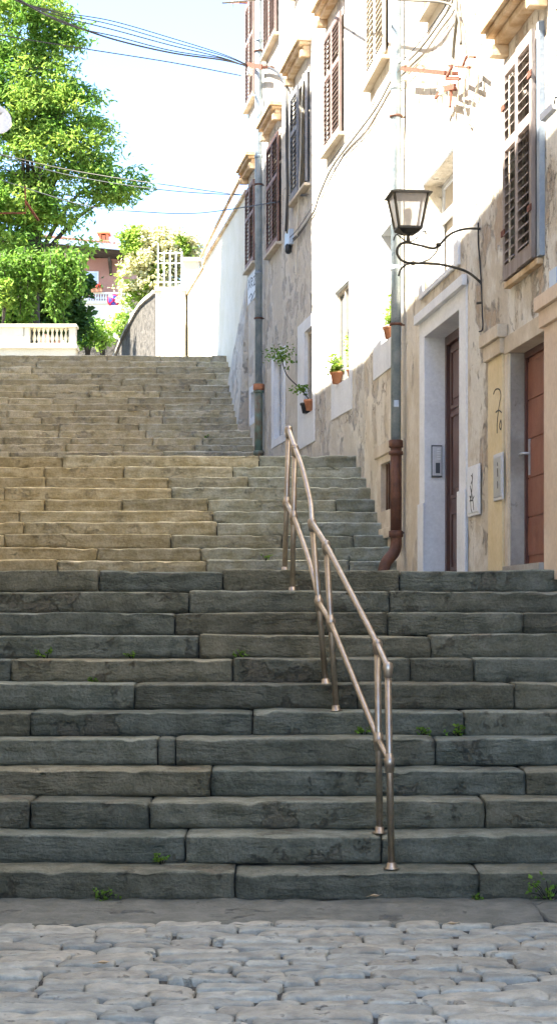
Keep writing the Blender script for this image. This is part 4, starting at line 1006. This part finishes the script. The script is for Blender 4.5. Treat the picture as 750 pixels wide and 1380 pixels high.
for i, (xa, xb) in enumerate(((107,121),(125,142))):
    t = thing('flower_box', (hx((xa+xb)/2), dH-1.6, hzz(402)), ['terracotta flower box on the left part of the villa balcony','terracotta flower box with red blossoms nearest the road sign'][i], 'flower box', 'flower boxes on the villa balcony')
    b_ = MB(); b_.box(hx(xa), hx(xb), dH-1.66, dH-1.42, hzz(402), hzz(397)); b_.build('trough', m_terra, t, t)
    pts = [(Vector((random.uniform(hx(xa-1),hx(xb+1)), dH-1.55+random.uniform(-.15,.15), hzz(397)+random.uniform(-.05,.15))), 1, random.uniform(.6,1.2)) for _ in range(120)]
    leaf_mesh('leaves', pts, m_leafs[2], .12, t, t)
    pts = [(Vector((random.uniform(hx(xa+2),hx(xb-1)), dH-1.6+random.uniform(-.1,.1), hzz(395)+random.uniform(-.1,.15))), 1, 1) for _ in range(40)]
    leaf_mesh('blossoms', pts, m_red, .09, t, t, 0, .3, .9)
# no stopping sign
sg = thing('road_sign', px(158,462,60), 'round blue and red no stopping sign on a leaning grey post by the villa', 'road sign')
c = px(153,404.5,60); mb = MB(); mb.tube([px(160,480,60.1), px(153,400,60.1)], .03, 8); mb.build('post', m_plastic, sg, sg)
mb = MB(); mb.lathe(c, [(.0,-.02),(.215,-.02),(.215,0),(.0,0.001)], 28, Vector((0,-1,0))); ds = mb.build('disc', m_signr, sg, sg)
mb = MB(); mb.lathe(c, [(.0,.002),(.165,.002),(.165,.005),(.0,.006)], 28, Vector((0,-1,0))); mb.build('blue_field', m_signb, ds, sg)
for s_ in (-1,1):
    mb = MB(); mb.bar(c+Vector((-.12*s_,-.010,-.12)), c+Vector((.12*s_,-.010,.12)), .035, .004, Vector((0,1,0))); mb.build('red_bar', m_signr, ds, sg)
mb = MB(); q = px(154.5,417,60); mb.box(q.x-.13, q.x+.13, 59.99, 60.03, q.z-.2, q.z+.12); mb.build('supplementary_plate', m_white, sg, sg)
# white parked car just past the crest
cz = 8.95; cx = px(150,0,60).x+.55; 
ca = thing('parked_car', (cx, 60, cz), 'small white car whose roof and blue windscreen peek over the top step', 'car')
sec = [(-.78,.25,0),(-.82,.55,0),(-.80,.80,0),(-.74,.88,0)]
def carbody():
    mb = MB(); st = [(58.2,.60),(58.3,.74),(59.2,.84),(60.1,.86),(61.6,.86),(62.2,.78),(62.3,.6)]
    L = []
    for (yy, hh) in st:
        pr = [(-.76,.22),(-.83,.45),(-.80,hh-.06),(-.70,hh),(.70,hh),(.80,hh-.06),(.83,.45),(.76,.22)]
        L.append([Vector((cx+a, yy, cz+b)) for a, b in pr])
    base = 0
    for r_ in L: mb.v += r_
    for i in range(len(L)-1):
        for k in range(8):
            a = i*8+k; b = i*8+(k+1)%8; mb.f.append((a,b,b+8,a+8)); mb.sm.append(False)
    mb.f.append(tuple(range(7,-1,-1))); mb.sm.append(False); e = (len(L)-1)*8; mb.f.append(tuple(e+k for k in range(8))); mb.sm.append(False)
    return mb
carbody().build('body', m_carp, ca, ca, bevel=.03)
zt = EYE+(HY-470)*60/F-cz
cab = MB(); cab.hexa([Vector((cx+a,y,cz+z)) for a,y,z in ((-.70,59.2,.84),(.70,59.2,.84),(.72,61.9,.85),(-.72,61.9,.85),(-.56,59.9,zt-.05),(.56,59.9,zt-.05),(.58,61.5,zt-.05),(-.58,61.5,zt-.05))]); cab.build('cabin_glass', m_cargl, ca, ca)
r_ = MB(); r_.box(cx-.6, cx+.6, 59.85, 61.55, cz+zt-.05, cz+zt); 
for a,b in (((-.72,59.18,.84),(-.6,59.88,zt-.03)),((.72,59.18,.84),(.6,59.88,zt-.03)),((-.72,61.9,.85),(-.58,61.5,zt-.03)),((.72,61.9,.85),(.58,61.5,zt-.03))):
    r_.bar((cx+a[0],a[1],cz+a[2]),(cx+b[0],b[1],cz+b[2]),.09,.07)
r_.build('roof', m_carp, ca, ca, bevel=.02)
for sx in (-1,1):
    for yy in (58.9, 61.5):
        wv = MB(); wv.lathe((cx+sx*.64, yy, cz+.3), [(.2,0),(.3,.01),(.3,.19),(.2,.2)], 18, Vector((sx,0,0))); wo = wv.build('wheel', m_tyre, ca, ca)
        wv = MB(); wv.lathe((cx+sx*.845, yy, cz+.3), [(.19,0),(.17,.01),(.05,.015)], 14, Vector((sx,0,0))); wv.build('rim', m_alu, wo, ca)
    h = MB(); h.box(cx+sx*.6-.12, cx+sx*.6+.12, 58.17, 58.24, cz+.52, cz+.66); h.build('headlight', m_glassw, ca, ca)
# ------------------------------------------------------------------ trees
def blob_leaves(blobs, d, dsp, per, size, dens=1.0, hole=.0, clump=.35):
    """leaf clumps through the volume of ellipsoids given in metres"""
    out = []
    for (cx, cz_, rx, rz, ry) in blobs:
        vol = rx*rz*ry; n = int(dens*vol**.8*10)+6
        for _ in range(n):
            while True:
                u = Vector((random.uniform(-1,1), random.uniform(-1,1), random.uniform(-1,1)))
                if .35 < u.length < 1: break
            q = Vector((cx+u.x*rx, d+u.y*ry, cz_+u.z*rz))
            if noise.noise(q*.9) < hole: continue
            g = random.uniform(.75, 1.25); cs = clump*random.uniform(.6, 1.3)
            for k in range(per):
                out.append((q+Vector((random.gauss(0,cs*.6), random.gauss(0,cs*.6), random.gauss(0,cs*.33))), random.uniform(.7,1.2), g*random.uniform(.8,1.2)))
    return out
def pb(x, y, rx, ry, d, depth=.9):
    s = d/F; return ((x-375)*s, EYE+(HY-y)*s, rx*s, ry*s, (rx+ry)*.5*s*depth)
def limbs(t, base, blobs, d, r0, name='trunk', forkz=None):
    mb = MB(); fz = forkz
    fork = Vector((base.x+.3, base.y, fz))
    mb.tube(spline([base, base.lerp(fork,.5)+Vector((.15,.1,0)), fork], 6), [r0*(1-.4*k/12) for k in range(13)], 10); tr = mb.build('trunk', m_bark, t, t)
    for (cx, cz_, rx, rz, ry) in blobs:
        e = Vector((cx, d+random.uniform(-.4,.4)*ry, cz_)); m_ = fork.lerp(e, .5)+Vector((random.uniform(-.3,.3), random.uniform(-.3,.3), .35))
        lb = MB(); pts = spline([fork, m_, e], 6); lb.tube(pts, [r0*.42*(1-.85*k/12) for k in range(13)], 7)
        for k in range(6):
            s0 = pts[random.randint(5, 11)]; e2 = s0+Vector((random.uniform(-1,1)*rx, random.uniform(-1,1)*ry, random.uniform(-.4,.9)*rz)); lb.tube([s0, s0.lerp(e2,.5)+Vector((0,0,.1)), e2], [r0*.12, r0*.08, r0*.02], 5)
        lb.build('limb', m_bark, t, t)
dT = 49.0
bigT = thing('leafy_tree', px(20,470,dT), 'large bright green leafy tree filling the upper left behind the balustrade', 'tree')
bl_ = [pb(*b, dT) for b in ((20,48,60,38),(60,62,42,35),(50,110,66,38),(20,150,75,45),(90,150,55,40),(105,195,62,38),(40,210,80,45),(150,228,38,22),(176,252,26,20),(120,240,50,26),(20,270,75,45),(75,290,45,30),(25,335,65,40),(85,335,38,25),(40,380,58,38),(150,262,35,16),(30,8,70,30),(92,45,26,22),(-40,120,60,80),(-50,280,70,90))]
limbs(bigT, Vector((px(30,0,dT).x, dT, 7.3)), bl_[:9], dT, .20, forkz=11.0)
lv = blob_leaves(bl_, dT, 0, 56, .14, 8.0, -.20, .30)
n1 = int(len(lv)*.45)
random.shuffle(lv)
# leaf tone by clump position so yellow-green and mid green clumps alternate
A_, B_ = [], []
for p in lv: (A_ if noise.noise(p[0]*1.3) > -.12 else B_).append(p)
leaf_mesh('crown', A_, m_leafs[1], .155, bigT, bigT, .6, .35, .38)
leaf_mesh('crown', B_, m_leafs[0], .155, bigT, bigT, .6, .35, .38)
dF = 52.0
ft = thing('flowering_tree', px(210,470,dF+3), 'round pale tree covered in cream blossom in front of the rose villa', 'tree')
bf = [pb(*b, dF+2) for b in ((182,325,20,22),(200,325,25,20),(205,352,40,30),(240,342,32,30),(190,375,30,28),(215,385,30,30),(256,352,20,30),(225,322,24,18),(178,350,16,20),(180,398,18,18))]
limbs(ft, Vector((px(212,0,dF+2).x, dF+2, 8.0)), bf, dF+2, .16, forkz=10.0)
lv = blob_leaves(bf, dF+2, 0, 42, .14, 12, -.45, .2)
gr_, fl_ = [], []
for p in lv:
    x_ = p[0].x*F/p[0].y+375
    ((gr_ if (noise.noise(p[0]*1.6) > .22 or (x_ < 188 and p[0].z > px(0,345,54).z)) else fl_)).append(p)
leaf_mesh('leaves', gr_, m_leafs[1], .14, ft, ft, .2, .3, .5); leaf_mesh('blossom', fl_, m_flower, .12, ft, ft, 0, .3, .8)
def bush(x, y, rx, ry, d, m, label, name='bush', size=.13, dens=22, group='bushes below the villa'):
    base = px(x, y+ry, d); t = thing(name, base, label, 'bush', group)
    b = pb(x, y, rx, ry, d)
    st = MB()
    for k in range(5): st.tube([base-Vector((0,0,.5)), px(x+random.uniform(-.6,.6)*rx, y+random.uniform(-.5,.5)*ry, d)], [.03,.01], 5)
    st.build('stem', m_bark, t, t)
    leaf_mesh('leaves', blob_leaves([b], d, 0, 40, size, dens, -.5, .16), m, size, t, t, .1, .3, .5)
bush(118,446,20,22,53,m_leafs[0],'mid green bush beside the end of the balustrade')
bush(139,450,18,18,54,m_leafs[1],'light green bush just left of the road sign')
bush(165,437,14,18,58,m_leafs[1],'yellow green bush between the road sign and rubble wall')
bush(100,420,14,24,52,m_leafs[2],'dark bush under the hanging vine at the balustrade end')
bush(4,392,10,26,46.5,m_leafs[1],'yellowish shrub at the far left above the balustrade')
# hanging vine over a pergola bar
vn = thing('hanging_vine', px(60,440,47), 'curtain of hanging green vine over the balustrade below the big tree', 'vine')
pts = []
sm = MB()
for k in range(34):
    x = random.choice((random.uniform(-10,42), random.uniform(22,45), random.uniform(60,108), random.uniform(66,104))); y0 = 340+abs(x-50)*.08+random.uniform(-8,8); y1 = random.uniform(385,442) if not 40 < x < 64 else random.uniform(362,385)
    dv = 47+random.uniform(-.4,.4); a = px(x,y0,dv); b = px(x+random.uniform(-3,3),y1,dv)
    sm.tube([a, a.lerp(b,.5)+Vector((random.uniform(-.05,.05),0,0)), b], .01, 4)
    for j in range(int(2.6*(y1-y0))):
        u = random.random(); w__ = .15*(1-.6*u); pts.append((a.lerp(b,u)+Vector((random.gauss(0,w__),random.gauss(0,w__),random.gauss(0,.05))), random.uniform(.7,1.2), random.uniform(.65,1.25)))
sm.build('stem', m_bark, vn, vn); leaf_mesh('leaves', pts, m_leafs[0], .13, vn, vn, .8, .3, .6)
pg = thing('pergola', px(50,440,48), 'dark timber pergola hidden behind the hanging vine', 'pergola')
for x in (-20, 28):
    mb = MB(); a = px(x,0,48).x; mb.box(a-.07,a+.07,47.95,48.1,7.4,EYE+(HY-362)*48/F); mb.build('post', m_bark, pg, pg)
mb = MB(); mb.box(px(-24,0,48).x, px(110,0,48).x, 47.9, 48.1, EYE+(HY-362)*48/F, EYE+(HY-357)*48/F); mb.build('beam', m_bark, pg, pg)
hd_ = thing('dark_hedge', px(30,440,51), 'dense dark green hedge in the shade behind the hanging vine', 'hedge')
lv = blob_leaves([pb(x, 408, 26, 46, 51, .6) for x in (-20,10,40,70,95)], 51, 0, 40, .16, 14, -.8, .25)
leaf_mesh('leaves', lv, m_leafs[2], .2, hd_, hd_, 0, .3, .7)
st = MB()
for x in (-20,10,40,70,95): st.tube([px(x,500,51), px(x,400,51)], [.06,.02], 6)
st.build('stem', m_bark, hd_, hd_)

# fallen leaves and a sticker
for (x, y, l) in ((141,1308,'dry yellow leaf caught between the cobbles, left of centre'),(506,1216,'brown dry leaf on the flagstones below the handrail'),(610,1254,'pale dry leaf where the cobbles meet the flagstones, right side')):
    d = EYE*F/(y-HY); p = px(x, y, d); p.z = .03
    mb = MB(); L_ = .035
    pts_ = [Vector((-L_,0,0)), Vector((-L_*.3,-L_*.5,.006)), Vector((L_*.5,-L_*.4,.004)), Vector((L_,0,.01)), Vector((L_*.5,L_*.4,.002)), Vector((-L_*.3,L_*.45,.008))]
    i = len(mb.v); mb.v += [p+q+Vector((0,0,.006)) for q in pts_]+[p+Vector((0,0,0))]
    for k in range(6): mb.f.append((i+k, i+(k+1)%6, i+6)); mb.sm.append(True)
    mb.tube([p+Vector((-L_*1.5,.004,.0)), p+Vector((-L_*.9,0,.006))], .0012, 5)
    tag(mb.build('fallen_leaf', m_hood), l, 'leaf', 'dry leaves on the paving')
st_k = MB(); c_ = F1.P(20.0,.1,0)
for k in range(4):
    a0, a1 = R(-115+k*14), R(-101+k*14); q = lambda a, z: Vector((c_.x+math.cos(a)*.0585, c_.y+math.sin(a)*.0585, z))
    st_k.quad(q(a0,3.88), q(a1,3.88), q(a1,3.955), q(a0,3.955))
st_k.build('sticker', m_bluep, p_zinc, p_zinc)
